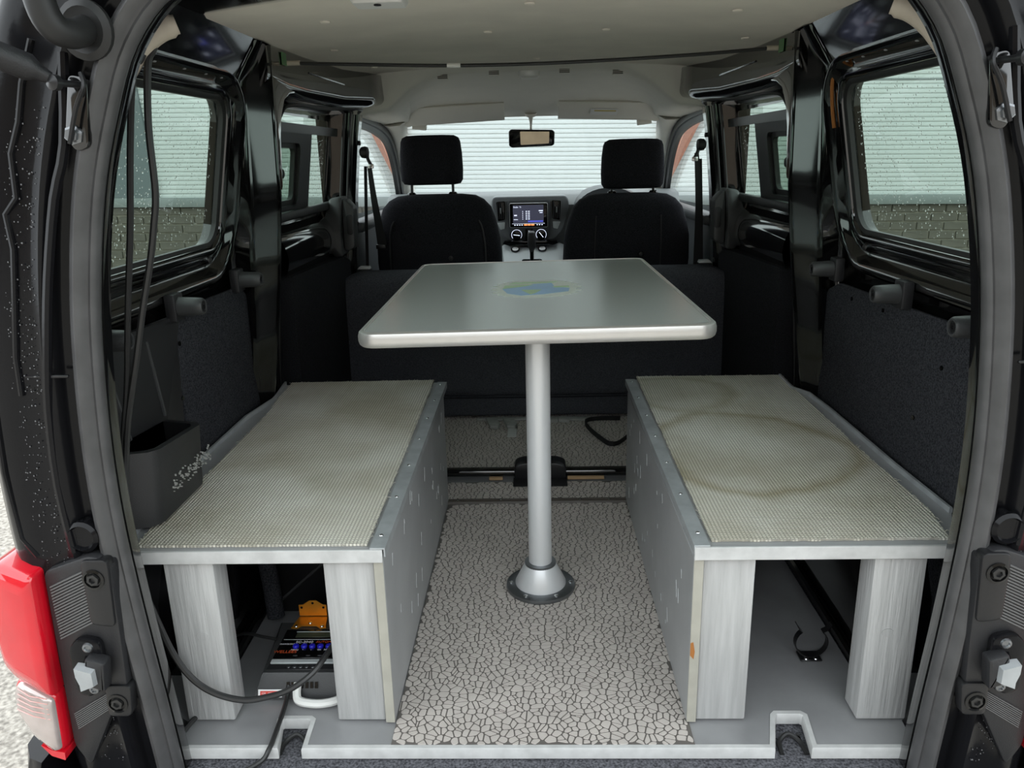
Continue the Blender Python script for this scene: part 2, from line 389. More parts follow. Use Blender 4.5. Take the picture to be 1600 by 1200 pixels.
bm = NB(); ribbon(bm, rear, .0045, -.0185, .0015); obj('edge_strip', bm, EDGETRIM, floor)
bm = NB(); box(bm, -.62, .62, -.30, .9, -.06, -.022, .006); obj('sill_carpet', bm, SILLCARP, floor)
bm = NB(); box(bm, -.78, .78, -.26, 2.2, -.10, -.062); box(bm, -.72, .72, 1.72, 3.0, -.06, -.02); obj('floor_pan', bm, SATIN, floor, smooth=False)
for s in (-1, 1):          # lashing loops in the notches
    xc = s*.415; bm = NB()
    tube(bm, cr([(xc-.02, -.055, -.021), (xc-.017, -.03, -.018), (xc, -.018, -.012), (xc+.017, -.03, -.018), (xc+.02, -.055, -.021)], 5), .004, 8); obj('lashing_loop', bm, BLKRUB, floor)
    bm = NB(); box(bm, xc-.022+.04, xc-.018+.04, -.05, -.005, -.0225, -.021); obj('carpet_slit', bm, GLOSSB, floor, smooth=False)
# mosaic print vinyl: single embossed pieces
REG = [(-.246, .252, -.058, .862), (-.30, .30, .892, 1.012), (-.40, .40, 1.075, 1.70)]
bm = NB()
for x0, x1, y0, y1 in REG: box(bm, x0, x1, y0, y1, 0.0002, .0016)
vin = obj('vinyl_sheet', bm, VJOINT, floor, smooth=False)
SP = .0135
cells = []
for x0, x1, y0, y1 in REG:
    nx, ny = int((x1-x0)/SP)+2, int((y1-y0)/SP)+2; grid = {}
    for i in range(-2, nx+2):
        for j in range(-2, ny+2):
            grid[i, j] = (x0+(i+.5+random.uniform(-.68, .68))*SP, y0+(j+.5+random.uniform(-.68, .68))*SP)
    for i in range(-1, nx+1):
        for j in range(-1, ny+1):
            px, py = grid[i, j]
            if not (x0 < px < x1 and y0 < py < y1): continue
            poly = [(x0, y0), (x1, y0), (x1, y1), (x0, y1)]
            poly = [(max(x0, px-.04) if a == x0 else min(x1, px+.04), max(y0, py-.04) if b == y0 else min(y1, py+.04)) for a, b in poly]
            for di in (-3, -2, -1, 0, 1, 2, 3):
                for dj in (-3, -2, -1, 0, 1, 2, 3):
                    q = grid.get((i+di, j+dj))
                    if (di or dj) and q:
                        nxv, nyv = q[0]-px, q[1]-py; L_ = math.hypot(nxv, nyv); nxv /= L_; nyv /= L_; lim = L_/2-.00108
                        new = []
                        for k in range(len(poly)):
                            a, b = poly[k-1], poly[k]
                            da = (a[0]-px)*nxv+(a[1]-py)*nyv-lim; db = (b[0]-px)*nxv+(b[1]-py)*nyv-lim
                            if (da <= 0) != (db <= 0):
                                t = da/(da-db); new.append((a[0]+(b[0]-a[0])*t, a[1]+(b[1]-a[1])*t))
                            if db <= 0: new.append(b)
                        poly = new
                        if len(poly) < 3: break
                if len(poly) < 3: break
            if len(poly) >= 3: cells.append((py+abs(px)*.15, rpoly(poly, .0016, 1)))
cells.sort(key=lambda c: c[0])
def piece(bm, poly):
    lo = [bm.verts.new((a, b, .0014)) for a, b in poly]; cx = sum(p[0] for p in poly)/len(poly); cy_ = sum(p[1] for p in poly)/len(poly)
    hi = [bm.verts.new((cx+(a-cx)*.95, cy_+(b-cy_)*.95, .0026)) for a, b in poly]; n = len(poly); bm.faces.new(hi)
    for i in range(n): bm.faces.new((lo[i], lo[(i+1) % n], hi[(i+1) % n], hi[i]))
for _, poly in cells[:300]:
    bm = NB(); piece(bm, poly); obj('mosaic_piece', bm, VINYL, vin, smooth=False)
bm = NB()
for _, poly in cells[300:]: piece(bm, poly)
o = obj('mosaic_field', bm, VINYL, vin, smooth=False); o['kind'] = 'stuff'
bm = NB(); loft(bm, [[(x, .862, .001), (x, .866, .007), (x, .872, .0085), (x, .874, .0065), (x, .877, .0065), (x, .879, .0085), (x, .886, .007), (x, .890, .001)] for x in (-.30, .30)])
obj('threshold_strip', bm, THRESH, floor, ang=20)
for x in (-.22, -.1, .12, .2):
    bm = NB(); lathe(bm, [(.004, 0), (.003, .0012), (0, .0014)], (x, .876, .0083), n=10); obj('screw', bm, STEEL, floor)

# ---- rear opening frame + weather seal
half = [(.574, -.11), (.580, .0), (.588, .12), (.598, .25), (.606, .40), (.606, .52), (.598, .64), (.583, .76), (.556, .89), (.522, .99), (.484, 1.07), (.425, 1.128), (.33, 1.16), (.17, 1.172)]
full = [(-x, z) for x, z in half]+[(0, 1.175)]+[(x, z) for x, z in half[::-1]]
path = [tuple(p) for p in cr([Vector(p) for p in full], 4)]
def ring(bm, path, prof, closed_prof=True):
    loops = []; m = len(path)
    for i in range(m):
        a, b = Vector(path[max(i-1, 0)]), Vector(path[min(i+1, m-1)]); t = (b-a).normalized(); n = Vector((-t.y, t.x)); p = path[i]
        loops.append([(p[0]+n.x*u, y, p[1]+n.y*u) for u, y in prof])
    return loft(bm, loops, closed=closed_prof, cap=closed_prof)
bm = NB(); ring(bm, path, [(.13, .10), (.09, .05), (.055, -.01), (.028, -.050), (.015, -.068), (.012, -.085), (.020, -.098), (.044, -.100), (.050, -.106), (.055, -.122), (.062, -.127), (.075, -.122), (.105, -.126), (.125, -.128), (.143, -.122), (.160, -.106), (.172, -.080), (.180, -.03), (.182, .02)], False)
wr = struct(obj('wall_rear', bm, WET, ang=50), 'wet glossy black rear body frame around the tailgate opening', 'door frame')
bm = NB(); ring(bm, path, [(.028, -.097), (.0285, -.112), (.025, -.121), (.018, -.125), (.0115, -.122), (.0085, -.114), (.0055, -.1115), (.0015, -.114), (-.003, -.110), (-.005, -.102), (-.003, -.094), (.002, -.089), (.013, -.088)])
struct(obj('trim_1', bm, RUBBER, ang=45), 'grey rubber weather seal around the tailgate opening', 'seal')
bm = NB(); ring(bm, path, [(.006, -.088), (-.001, -.086), (-.001, -.066), (.004, -.058), (.015, -.056), (.015, -.088)])
struct(obj('trim_2', bm, PAINT, ang=45), 'thin black inner lip of the tailgate seal', 'seal')

# ---- side walls of the load bay
HOLE = rrect(-.03, .668, .745, 1.066, .055, 7)
for s in (-1, 1):
    side = SD(s)
    bm = NB(); sheet(bm, [(.02, -.06), (1.0, -.06), (1.0, 1.2), (.02, 1.2), (.02, .45)], [[(max(a, .03), b) for a, b in HOLE]], [0, .2, .4, .6, .70, .9, 1.10, 1.15], lambda a, b: (X(b), a, b))
    bmesh.ops.recalc_face_normals(bm, faces=bm.faces[:])
    wall = struct(obj('wall_'+side, bm, PAINT, s=s), 'glossy black painted inner side panel of the load bay on the %s' % side, 'wall')
    # rolled steel surround of the window
    prf = [(-.004, -.03), (-.004, .006), (.002, .013), (.014, .014), (.022, .006), (.034, -.001), (.046, .004), (.056, .016), (.064, .023), (.074, .023), (.082, .015), (.086, -.004)]
    loops = []; n = len(HOLE)
    for i in range(n):
        a, b = Vector(HOLE[i-1]), Vector(HOLE[(i+1) % n]); t = (b-a).normalized(); nn = Vector((t.y, -t.x)); p = HOLE[i]
        lp = []
        for u, v in prf:
            yy, zz = p[0]+nn.x*u, p[1]+nn.y*u*(1 if nn.y < 0 else .55); lp.append((X(zz)-v, yy, zz))
        loops.append(lp)
    bm = NB(); loft(bm, loops, closed=False, cap=False, wrap=True); bmesh.ops.recalc_face_normals(bm, faces=bm.faces[:])
    if s > 0: bmesh.ops.reverse_faces(bm, faces=[])
    obj('window_surround', bm, PAINT, wall, s=s, ang=60)
    bm = NB(); lathe(bm, [(.008, 0), (.006, .004), (0, .005)], (X(.73)-.012, .60, .722), (-1, 0, .2), 10); obj('grommet', bm, BLKRUB, wall, s=s)
    # top flange clips
    for y in (.16, .30, .42, .52, .60):
        bm = NB(); box(bm, X(1.10)-.016, X(1.10)-.006, y-.005, y+.005, 1.095, 1.110, .002); obj('flange_clip', bm, ALUTRIM, wall, s=s)
    # pillar between window and sliding door
    loops = []
    for zz in [-.05, .1, .2, .3, .38, .46, .55, .64, .70, .75, .79, .82, .85, .90, .96, 1.02, 1.06, 1.10, 1.14, 1.17, 1.185]:
        xi = lerp([(-.05, .70), (.30, .690), (.38, .676), (.5, .655), (.7, .628), (.85, .612), (1.05, .606), (1.12, .604), (1.2, .60)], zz)
        yr = lerp([(0, .778), (.70, .774), (.76, .740), (.82, .700), (.87, .690), (1.05, .690), (1.09, .71), (1.2, .74)], zz); xo = X(zz)+.015
        w2 = lerp([(.36, .030), (.6, .044), (.85, .058), (1.1, .055)], zz); xr_ = X(zz)-.004
        loops.append([(xo, yr-.006, zz), (xr_, yr, zz), (xr_-.004, yr+.008, zz), (min(xr_-.006, xi+w2+.006), .760, zz), (xi+w2, .774, zz), (xi+w2-.006, .780, zz), (xi+.008, .812, zz), (xi+.001, .820, zz), (xi, .828, zz), (xi+.004, .838, zz), (xi+.062, .985, zz), (xo, 1.0, zz)])
    bm = NB(); loft(bm, loops); obj('pillar', bm, PAINT, wall, s=s, ang=55)
    # cant rail above the sliding door
    secs = []
    for y, q in ((.80, [(.606, 1.188), (.606, 1.12), (.615, 1.10), (.690, 1.06), (.70, 1.2)]), (.95, [(.602, 1.190), (.602, 1.108), (.612, 1.088), (.690, 1.055), (.70, 1.2)]), (1.10, [(.598, 1.190), (.598, 1.104), (.610, 1.083), (.690, 1.053), (.70, 1.2)]),
                 (1.42, [(.572, 1.192), (.570, 1.104), (.586, 1.084), (.680, 1.055), (.70, 1.2)]), (1.60, [(.525, 1.196), (.524, 1.112), (.540, 1.090), (.64, 1.068), (.70, 1.2)]), (1.74, [(.496, 1.198), (.497, 1.118), (.508, 1.106), (.60, 1.085), (.68, 1.2)]), (1.765, [(.504, 1.196), (.512, 1.125), (.52, 1.115), (.60, 1.095), (.68, 1.2)])):
        secs.append([(x, y, z_) for x, z_ in rpoly(q, [.006, .012, .012, .01, .0], 3)])
    bm = NB(); loft(bm, secs); cant = obj('cant_rail', bm, PAINT, wall, s=s, ang=50)
    bm = NB(); tube(bm, [(.5965, 1.12, 1.152), (.590, 1.2, 1.150), (.571, 1.42, 1.146)], .003, 6); obj('pressed_rib', bm, PAINT, cant, s=s)
    bm = NB(); prism(bm, [(.83, .86), (.838, .92), (.850, .98), (.872, 1.03), (.91, 1.07), (.96, 1.088), (1.02, 1.095), (1.02, 1.13), (.83, 1.13)], 'x', .606, .655, .004, 3); obj('arch_gusset', bm, PAINT, wall, s=s, ang=60)
    # door aperture seal (arch)
    bm = NB(); tube(bm, cr([(.73, 1.0, .0), (.725, 1.0, .30), (.708, .995, .5), (.690, .985, .70), (.670, .980, .88), (.662, .985, .98), (.652, 1.02, 1.045), (.640, 1.09, 1.070), (.612, 1.40, 1.076), (.565, 1.60, 1.085), (.60, 1.74, 1.08)], 6), .0055, 8); obj('aperture_seal', bm, SATIN, wall, s=s)
    for zz in (.46, .435):
        bm = NB(); lathe(bm, [(.009, 0), (.009, .006), (.005, .009), (0, .009)], (lerp([(.36, .69), (.5, .665)], zz)+.055, .955, zz), (-1, -.35, 0), 12); obj('bolt', bm, SATIN, wall, s=s)
    bm = NB(); lathe(bm, [(.013, 0), (.015, .006), (.013, .014), (.006, .018), (0, .018)], (.664, .975, .895), (-1, -.3, 0), 14); obj('rubber_stop', bm, BLKRUB, wall, s=s)
    bm = NB(); box(bm, .56, .562, .90, .935, 1.155, 1.184); bmesh.ops.rotate(bm, verts=bm.verts, cent=(.56, .92, 1.17), matrix=Matrix.Rotation(R(0), 3, 'Y')); bmesh.ops.translate(bm, verts=bm.verts, vec=(.0395, 0, -.004)); obj('green_sticker', bm, TAG, wall, s=s)
    # wheel arch
    loops = []
    for k in range(13):
        t = math.pi*k/12; yy = .47-.345*math.cos(t); h = max(.02, .30*math.sin(t)**.55)
        loops.append([(.74, yy, -.05), (.60, yy, -.05), (.592, yy, h*.5), (.600, yy, h*.80), (.625, yy, h*.95), (.66, yy, h), (.74, yy, h)])
    bm = NB(); loft(bm, loops); obj('wheel_arch', bm, PAINT, wall, s=s, ang=60)
    bm = NB(); tube(bm, cr([(.588, .128, -.0), (.586, .16, .012), (.586, .3, .014), (.586, .6, .014), (.588, .76, .01)], 5), .009, 8); obj('arch_flange', bm, PAINT, wall, s=s)
    # tinted fixed window
    g = rrect(-.02, .665, .742, 1.072, .055, 6)
    bm = NB(); sheet(bm, [(max(a, .0), b) for a, b in g], [], [.8, .9, 1.0], lambda a, b: (X(b)+.012, a, b), .1); bmesh.ops.recalc_face_normals(bm, faces=bm.faces[:])
    win = struct(obj('window_%d' % (1 if s < 0 else 2), bm, GLASS_T, s=s), 'rain-speckled tinted rear side window on the %s' % side, 'window')
    bm = NB(); loops = []
    for i in range(n):
        a, b = Vector(HOLE[i-1]), Vector(HOLE[(i+1) % n]); t = (b-a).normalized(); nn = Vector((t.y, -t.x)); p = HOLE[i]
        loops.append([(X(p[1]+nn.y*u)-v, p[0]+nn.x*u, p[1]+nn.y*u) for u, v in ((-.012, -.008), (-.012, .002), (-.004, .006), (.006, .004), (.006, -.008))])
    loft(bm, loops, wrap=True); obj('glazing_rubber', bm, BLKRUB, win, s=s)
    bm = NB()
    for _ in range(950):
        yy, zz = random.uniform(.10, .64), random.uniform(.765, 1.05); r_ = random.choice((.0007, .0009, .001, .0012, .0014, .0018))
        bmesh.ops.create_icosphere(bm, subdivisions=1, radius=1, matrix=Matrix.Translation((X(zz)+.0135, yy, zz)) @ Matrix.Diagonal((r_*.5, r_*.8, r_*1.25, 1)))
    o = obj('raindrops', bm, DROP, win, s=s); o['kind'] = 'stuff'

bm = NB(); tube(bm, cr([(.648, .690, 1.075), (.652, .700, 1.05), (.658, .704, 1.01), (.664, .700, .97)], 5), .004, 6); obj('sealant_bead', bm, BROWNP, bpy.data.objects['wall_right'])
# carpet / trim panels on the walls
def wall_panel(name, pts, x, m, s, label, cat, rad=.02, th=.008):
    bm = NB(); prism(bm, rpoly(pts, rad), 'x', x, x-th, .002, 2); return tag(obj(name, bm, m, None, s), label, cat)
cpR = wall_panel('carpeted_trim', [(.05, .02), (.772, .02), (.775, .60), (.70, .628), (.40, .634), (.10, .642), (.05, .642)], .716, CARPET, 1, 'dark grey carpeted trim panel above the right bench', 'wall panel')
for y, z in ((.21, .557), (.285, .44), (.46, .61), (.62, .605)):
    bm = NB(); lathe(bm, [(.0045, 0), (.0045, .002), (0, .002)], (.708, y, z), (-1, 0, 0), 8); obj('screw_hole', bm, GLOSSB, cpR)
cpL = wall_panel('carpeted_trim', [(.40, .02), (.775, .02), (.79, .60), (.74, .640), (.385, .648), (.36, .55)], .716, CARPET, -1, 'dark grey carpeted trim panel above the left bench', 'wall panel')
pp = thing('storage_trim', 'charcoal plastic trim panel with a moulded storage pocket at the left', 'wall panel', (-.71, .2, .02))
bm = NB(); prism(bm, rpoly([(.02, .02), (.40, .02), (.345, .40), (.37, .60), (.40, .640), (.02, .652)], .02), 'x', .718, .704, .003); obj('panel', bm, PLASTIC, pp, -1)
for pts in ([(.705, .10, .62), (.702, .135, .47)], [(.705, .245, .62), (.702, .268, .47)]):
    bm = NB(); tube(bm, pts, .0035, 6); obj('moulded_rib', bm, GREYPL, pp, -1)
def pocket(bm, inset=0):
    return None
# pocket: open tray with thick walls
bm = NB()
outp = [(.704, .03), (.632, .055), (.622, .075), (.622, .232), (.634, .252), (.704, .275)]
inn = [(.704, .045), (.643, .068), (.634, .082), (.634, .226), (.643, .240), (.704, .260)]
o_lo = [(x+.01 if x < .7 else x, y, .345) for x, y in outp]; o_hi = [(x, y, .478-.10*(y-.05)*0.8) for x, y in outp]
i_hi = [(x, y, .478-.10*(y-.05)*0.8) for x, y in inn]; i_lo = [(x+.01 if x < .7 else x, y, .38) for x, y in inn]
loft(bm, [o_lo, o_hi, i_hi, i_lo], closed=True, cap=True); obj('pocket', bm, PLASTIC, pp, -1, ang=50)
bm = NB()
for k in range(120):
    yy = random.uniform(.10, .26); zz = .395+random.uniform(-.012, .018); box(bm, .6205, .6235, yy, yy+random.uniform(.0006, .0014), zz, zz+random.uniform(.001, .0035))
o = obj('scuff_marks', bm, STRAPGREY, pp, -1, smooth=False); o['kind'] = 'stuff'
for y, z in ((.372, .585), (.352, .478)):
    bm = NB(); lathe(bm, [(.005, 0), (.005, .002), (0, .002)], (.704, y, z), (-1, 0, 0), 8); obj('screw_hole', bm, GLOSSB, pp, -1)

# bump stops along the walls
pos_name = {0: 'nearest the tailgate', 1: 'above the middle of the bench', 2: 'next to the door pillar'}
for s in (-1, 1):
    for k, y in enumerate((.075, .368, .706)):
        t = thing('bump_stop', 'grey rubber bump stop on the %s wall, %s' % (SD(s), pos_name[k]), 'bump stop', (s*.70, y, .66), 'bump stops on the side walls')
        bm = NB(); box(bm, .712, .690, y-.020, y+.020, .632, .686, .004); obj('base_plate', bm, PLASTIC, t, s)
        bm = NB(); lathe(bm, [(.019, 0), (.0175, .030), (.0165, .044), (.014, .048), (.011, .048), (.010, .043)], (.690, y, .660), (-1, 0, 0), 20); obj('rubber_post', bm, GREYPL, t, s)
        bm = NB(); lathe(bm, [(.0085, 0), (.0085, .005), (.004, .005), (.004, .002), (0, .002)], (.648, y, .660), (-1, 0, 0), 6); obj('bolt', bm, SATIN, t, s)

# ---- ceiling
loops = []
for y in (.36, .40, .6, .9, 1.2, 1.5, 1.66, 1.72):
    dz = -.0 if .38 < y < 1.6 else (.012 if y < .38 else (0.004 if y < 1.7 else .016))
    hw = .615 if y < 1.5 else .60
    lp = []
    for k in range(21):
        u = -1+2*k/20; ys = y
        if y < .5: ys = y+.07*abs(u)**3
        lp.append((u*hw, ys, 1.213-.026*u*u+dz))
    loops.append(lp)
bm = NB(); loft(bm, loops, closed=False, cap=False); bmesh.ops.recalc_face_normals(bm, faces=bm.faces[:]); solidify(bm, (0, 0, .006))
ceil = struct(obj('ceiling', bm, HEADL, ang=60), 'warm grey fabric headliner over the load bay', 'ceiling')
bm = NB(); loft(bm, [[(-.74, y, 1.20), (-.55, y, 1.245), (0, y, 1.26), (.55, y, 1.245), (.74, y, 1.20)] for y in (-.1, 2.45)], closed=False, cap=False); obj('roof_skin', bm, PAINT, ceil)
bm = NB(); loft(bm, [[(-.56, .10, 1.17), (-.3, .08, 1.205), (0, .08, 1.215), (.3, .08, 1.205), (.56, .10, 1.17)], [(-.60, .42, 1.188), (-.3, .38, 1.213), (0, .36, 1.22), (.3, .38, 1.213), (.60, .42, 1.188)], [(-.60, .47, 1.196), (-.3, .43, 1.222), (0, .41, 1.228), (.3, .43, 1.222), (.60, .47, 1.196)]], closed=False, cap=False); obj('roof_bow', bm, PAINT, ceil)
for x, y in ((-.42, .62), (.42, .62), (-.50, 1.02), (.53, .98), (-.10, .90), (.18, .90), (-.48, 1.45), (.44, 1.42), (.02, 1.48), (.0, .55)):
    bm = NB(); lathe(bm, [(.011, 0), (.010, -.003), (.006, -.0045), (0, -.005)], (x, y, 1.213-.026*(x/.615)**2-.0005), n=14); obj('headliner_clip', bm, HEADL, ceil)
# cab headliner: from arch to windscreen
def cabsec(y, zt, ze, wf, we):
    pts = [(-we-.12, ze-.006), (-we-.05, ze), (-we, ze+.006), (-we*.93, ze+(zt-ze)*.25), ((-wf-we)/2, ze+(zt-ze)*.62), (-wf, zt-.008), (-wf*.8, zt), (-wf*.4, zt+.003), (0, zt+.004)]
    pts = pts+[(-x, z_) for x, z_ in pts[:-1][::-1]]
    return [tuple(p) for p in [(q.x, y, q.y) for q in cr([Vector(p) for p in pts], 3)]]
secs = [cabsec(1.70, 1.215, 1.085, .30, .49), cabsec(1.74, 1.204, 1.080, .31, .50), cabsec(1.80, 1.198, 1.078, .32, .505), cabsec(2.0, 1.186, 1.072, .36, .52), cabsec(2.2, 1.155, 1.064, .42, .54), cabsec(2.36, 1.106, 1.055, .46, .555), cabsec(2.43, 1.080, 1.045, .47, .56), cabsec(2.47, 1.085, 1.05, .47, .56)]
secs = [[(x, 1.685, 1.235) for x, y, z_ in secs[0]], [(x, 1.69, max(z_, 1.222)) for x, y, z_ in secs[0]], [(x, 1.715, z_+.01) for x, y, z_ in secs[0]]]+secs[1:]
bm = NB(); loft(bm, secs, closed=False, cap=False); bmesh.ops.recalc_face_normals(bm, faces=bm.faces[:]); obj('cab_headliner', bm, CABHEAD, ceil, ang=70)

# ---- sliding doors (seen through the side apertures)
for s in (-1, 1):
    side = SD(s); k = 1 if s < 0 else 2
    XD = lambda z: lerp([(.74, .742), (1.08, .690)], z)
    hole = rrect(1.02, 1.70, .775, 1.052, .04, 6)
    bm = NB(); sheet(bm, [(.99, -.05), (1.76, -.05), (1.76, 1.12), (.99, 1.12)], [hole], [.2, .5, .74, .76, 1.08], lambda a, b: (XD(b), a, b)); bmesh.ops.recalc_face_normals(bm, faces=bm.faces[:])
    door = struct(obj('door_%d' % k, bm, PAINT, s=s), 'black sliding door beyond the %s pillar' % side, 'door')
    prof_ = [(.742, .772), (.722, .768), (.716, .758), (.714, .750), (.708, .742), (.69, .728), (.674, .705), (.666, .675), (.668, .645), (.682, .615), (.70, .60)]
    bm = NB(); loops = []
    for y, kk in ((1.0, 1), (1.45, 1), (1.56, .9), (1.62, .6), (1.66, .2), (1.68, 0)):
        loops.append([(.742-(.742-x)*kk, y, z_) for x, z_ in [tuple(q) for q in cr([Vector(p) for p in prof_], 4)]])
    loft(bm, loops, closed=False, cap=False); bmesh.ops.recalc_face_normals(bm, faces=bm.faces[:]); obj('door_bulge', bm, PAINT, door, s, ang=60)
    bm = NB(); prism(bm, rpoly([(1.0, .0), (1.71, .0), (1.71, .575), (1.62, .600), (1.0, .622)], .015), 'x', .74, .662, .003); obj('carpet_panel', bm, DOORCARP, door, s)
    # window with sliding vent frame
    bm = NB(); sheet(bm, rrect(1.01, 1.71, .77, 1.058, .04), [], [.9], lambda a, b: (XD(b)+.008, a, b), .2); bmesh.ops.recalc_face_normals(bm, faces=bm.faces[:])
    win = struct(obj('window_%d' % (k+2), bm, GLASS_T, s=s), 'tinted sliding-door window on the %s with a vent pane' % side, 'window')
    def fr(bm, o_, i_, x0, x1):
        m_ = len(o_)
        f = lambda lp, xx: [(XD(b)-xx, a, b) for a, b in lp]
        loft(bm, [f(o_, x0), f(o_, x1), f(i_, x1), f(i_, x0)], wrap=True)
    bm = NB(); fr(bm, rrect(1.0, 1.405, .762, 1.018, .02), rrect(1.0, 1.29, .80, .975, .025), -.004, .022); obj('vent_frame', bm, PLASTIC, win, s)
    bm = NB(); fr(bm, rrect(1.0, 1.30, .79, .985, .03), rrect(1.0, 1.275, .815, .962, .02), -.004, .010); obj('vent_gasket', bm, BLKRUB, win, s)
    bm = NB(); sheet(bm, rrect(1.0, 1.29, .80, .975, .02), [], [], lambda a, b: (XD(b)-.004, a, b)); obj('vent_pane', bm, GLASS_T, win, s)
    bm = NB(); box(bm, .718, .692, 1.0, 1.70, .762, .787, .005); obj('window_rail', bm, PLASTIC, win, s)
    bm = NB(); loft(bm, [[(XD(1.01)-.004, y, 1.004), (XD(1.01)-.026, y, 1.002), (XD(1.03)-.026, y, 1.028), (XD(1.03)-.004, y, 1.030)] for y in (1.0, 1.72)]); obj('window_rail', bm, SATIN, win, s)
    for zz in (.915, .865):
        bm = NB(); lathe(bm, [(.006, 0), (.006, .012), (.003, .016), (0, .016)], (XD(zz)-.008, 1.37, zz), (0, 1, 0), 10); obj('latch_peg', bm, BLKRUB, win, s)
    bm = NB()
    for _ in range(260):
        yy, zz = random.uniform(1.40, 1.69), random.uniform(.79, 1.0); r_ = random.choice((.001, .0014, .0018))
        bmesh.ops.create_icosphere(bm, subdivisions=1, radius=1, matrix=Matrix.Translation((XD(zz)+.0095, yy, zz)) @ Matrix.Diagonal((r_*.5, r_*.8, r_*1.2, 1)))
    o = obj('raindrops', bm, DROP, win, s=s); o['kind'] = 'stuff'
    # B pillar between sliding and front door
    secs = []
    for zz, xi in ((-.05, .665), (.3, .662), (.58, .652), (.80, .636), (1.0, .612), (1.10, .595)):
        secs.append([(.745, 1.71, zz), (xi+.05, 1.715, zz), (xi+.040, 1.72, zz), (xi+.03, 1.735, zz), (xi+.020, 1.74, zz), (xi+.008, 1.745, zz), (xi, 1.755, zz), (xi, 1.80, zz), (xi+.012, 1.82, zz), (.745, 1.83, zz)])
    bm = NB(); loft(bm, secs); bp_ = obj('trim_%d' % (2+k), bm, PAINT, None, s, ang=30); struct(bp_, 'black door pillar beside the %s front seat' % side, 'pillar')
    for off, r_ in ((.045, .006), (.022, .004)):
        bm = NB(); tube(bm, cr([(.665+off, 1.712, .0), (.652+off, 1.715, .58), (.636+off, 1.72, .80), (.612+off, 1.72, 1.0), (.60+off, 1.72, 1.08)], 5), r_, 8); obj('door_seal', bm, SATIN, bp_, s)
    for zz in (.98, .70, .50):
        bm = NB(); lathe(bm, [(.008, 0), (.008, .006), (0, .008)], (lerp([(.58, .652), (.8, .636), (1.0, .612)], zz), 1.775, zz), (-1, 0, 0), 10); obj('bolt', bm, SATIN, bp_, s)
    # latch cover, moulded in two pieces
    t = thing('door_latch_cover', 'charcoal plastic latch cover at the front of the %s sliding door' % side, 'latch cover', (s*.68, 1.62, .60), 'latch covers')
    bm = NB(); loft(bm, [[(x, y, z_) for x, z_ in rpoly([(.648+d, .805-d), (.690-d, .800-d), (.712, .735), (.726, .690), (.690-d, .600+d), (.655+d, .605+d), (.660, .69)], .012, 3)] for y, d in ((1.585, .008), (1.592, .0), (1.68, .0))]); obj('cover', bm, GREYPL, t, s)
    bm = NB(); prism(bm, rpoly([(.615, .768), (.640, .795), (.652, .795), (.655, .625), (.640, .620), (.618, .632)], .010, 4), 'y', 1.60, 1.67, .005); lid = obj('latch_lid', bm, GREYPL, t, s)
    bm = NB(); prism(bm, rrect(.618, .640, .675, .745, .01), 'y', 1.596, 1.61, .002); obj('finger_pad', bm, PLASTIC, lid, s)

    # front door: panel, frame, glass
    bm = NB(); sheet(bm, [(1.78, -.05), (3.1, -.05), (3.1, .70), (1.78, .72)], [], [.3], lambda a, b: (.70, a, b), .3); fd = struct(obj('door_%d' % (k+2), bm, DASHDK, s=s), 'front cab door beside the %s seat' % side, 'door')
    bm = NB(); box(bm, .70, .63, 1.84, 2.95, .66, .70, .012); box(bm, .70, .66, 1.84, 2.95, .3, .67, .012); obj('door_trim', bm, DASHDK, fd, s)
    fp = cr([(.64, 1.80, 1.072), (.640, 2.0, 1.066), (.632, 2.2, 1.050), (.628, 2.38, 1.020), (.632, 2.52, .965), (.640, 2.66, .88), (.650, 2.78, .78), (.655, 2.86, .70)], 5)
    loops = []
    for i, p in enumerate(fp):
        a, b = fp[max(0, i-1)], fp[min(len(fp)-1, i+1)]; t_ = (b-a).normalized(); nn = Vector((0, -t_.z, t_.y)) 
        if nn.z < 0 and nn.y < 0: nn = -nn
        loops.append([p+nn*(-.030)+Vector((.012, 0, 0)), p+nn*(-.030)+Vector((-.004, 0, 0)), p+nn*(-.012)+Vector((-.010, 0, 0)), p+nn*(-.010)+Vector((-.018, 0, 0)), p+nn*.012+Vector((-.022, 0, 0)), p+nn*.016+Vector((-.006, 0, 0)), p+nn*.022+Vector((.012, 0, 0))])
    bm = NB(); loft(bm, loops); obj('window_frame', bm, SATIN, fd, s, ang=30)
    gl = [(p.y, p.z) for p in fp]+[(1.80, .70)]
    bm = NB(); sheet(bm, gl, [], [], lambda a, b: (.655+.02*(1.07-b), a, b)); win = struct(obj('window_%d' % (k+4), bm, GLASS_C, s=s), 'front side window beside the %s seat' % side, 'window')
    # A pillar trim
    ap = cr([(.565, 2.28, 1.058), (.58, 2.42, 1.035), (.60, 2.56, .985), (.618, 2.72, .885), (.632, 2.88, .775), (.64, 3.0, .69)], 4)
    loops = []
    for i, p in enumerate(ap):
        loops.append([p+Vector(q) for q in ((-.040, .03, .012), (-.036, -.005, .006), (-.020, -.028, -.006), (.018, -.030, -.008), (.05, -.01, .0), (.05, .06, .02), (-.02, .06, .02))])
    bm = NB(); loft(bm, loops); struct(obj('trim_%d' % (4+k), bm, CABHEAD, None, s, ang=50), 'pale grey windscreen pillar trim on the %s' % side, 'pillar')
# windscreen
wsp = [(-.60, 0), (.60, 0), (.545, 1), (-.545, 1)]
bm = NB(); loft(bm, [[(-.56+1.12*k/10, 2.44+.03*(1-abs(k/5-1)**2), 1.085) for k in range(11)], [(-.66+1.32*k/10, 3.05+.12*(1-abs(k/5-1)**2), .69) for k in range(11)]], closed=False, cap=False)
struct(obj('window_7', bm, GLASS_C), 'clear windscreen in front of the dashboard', 'window')

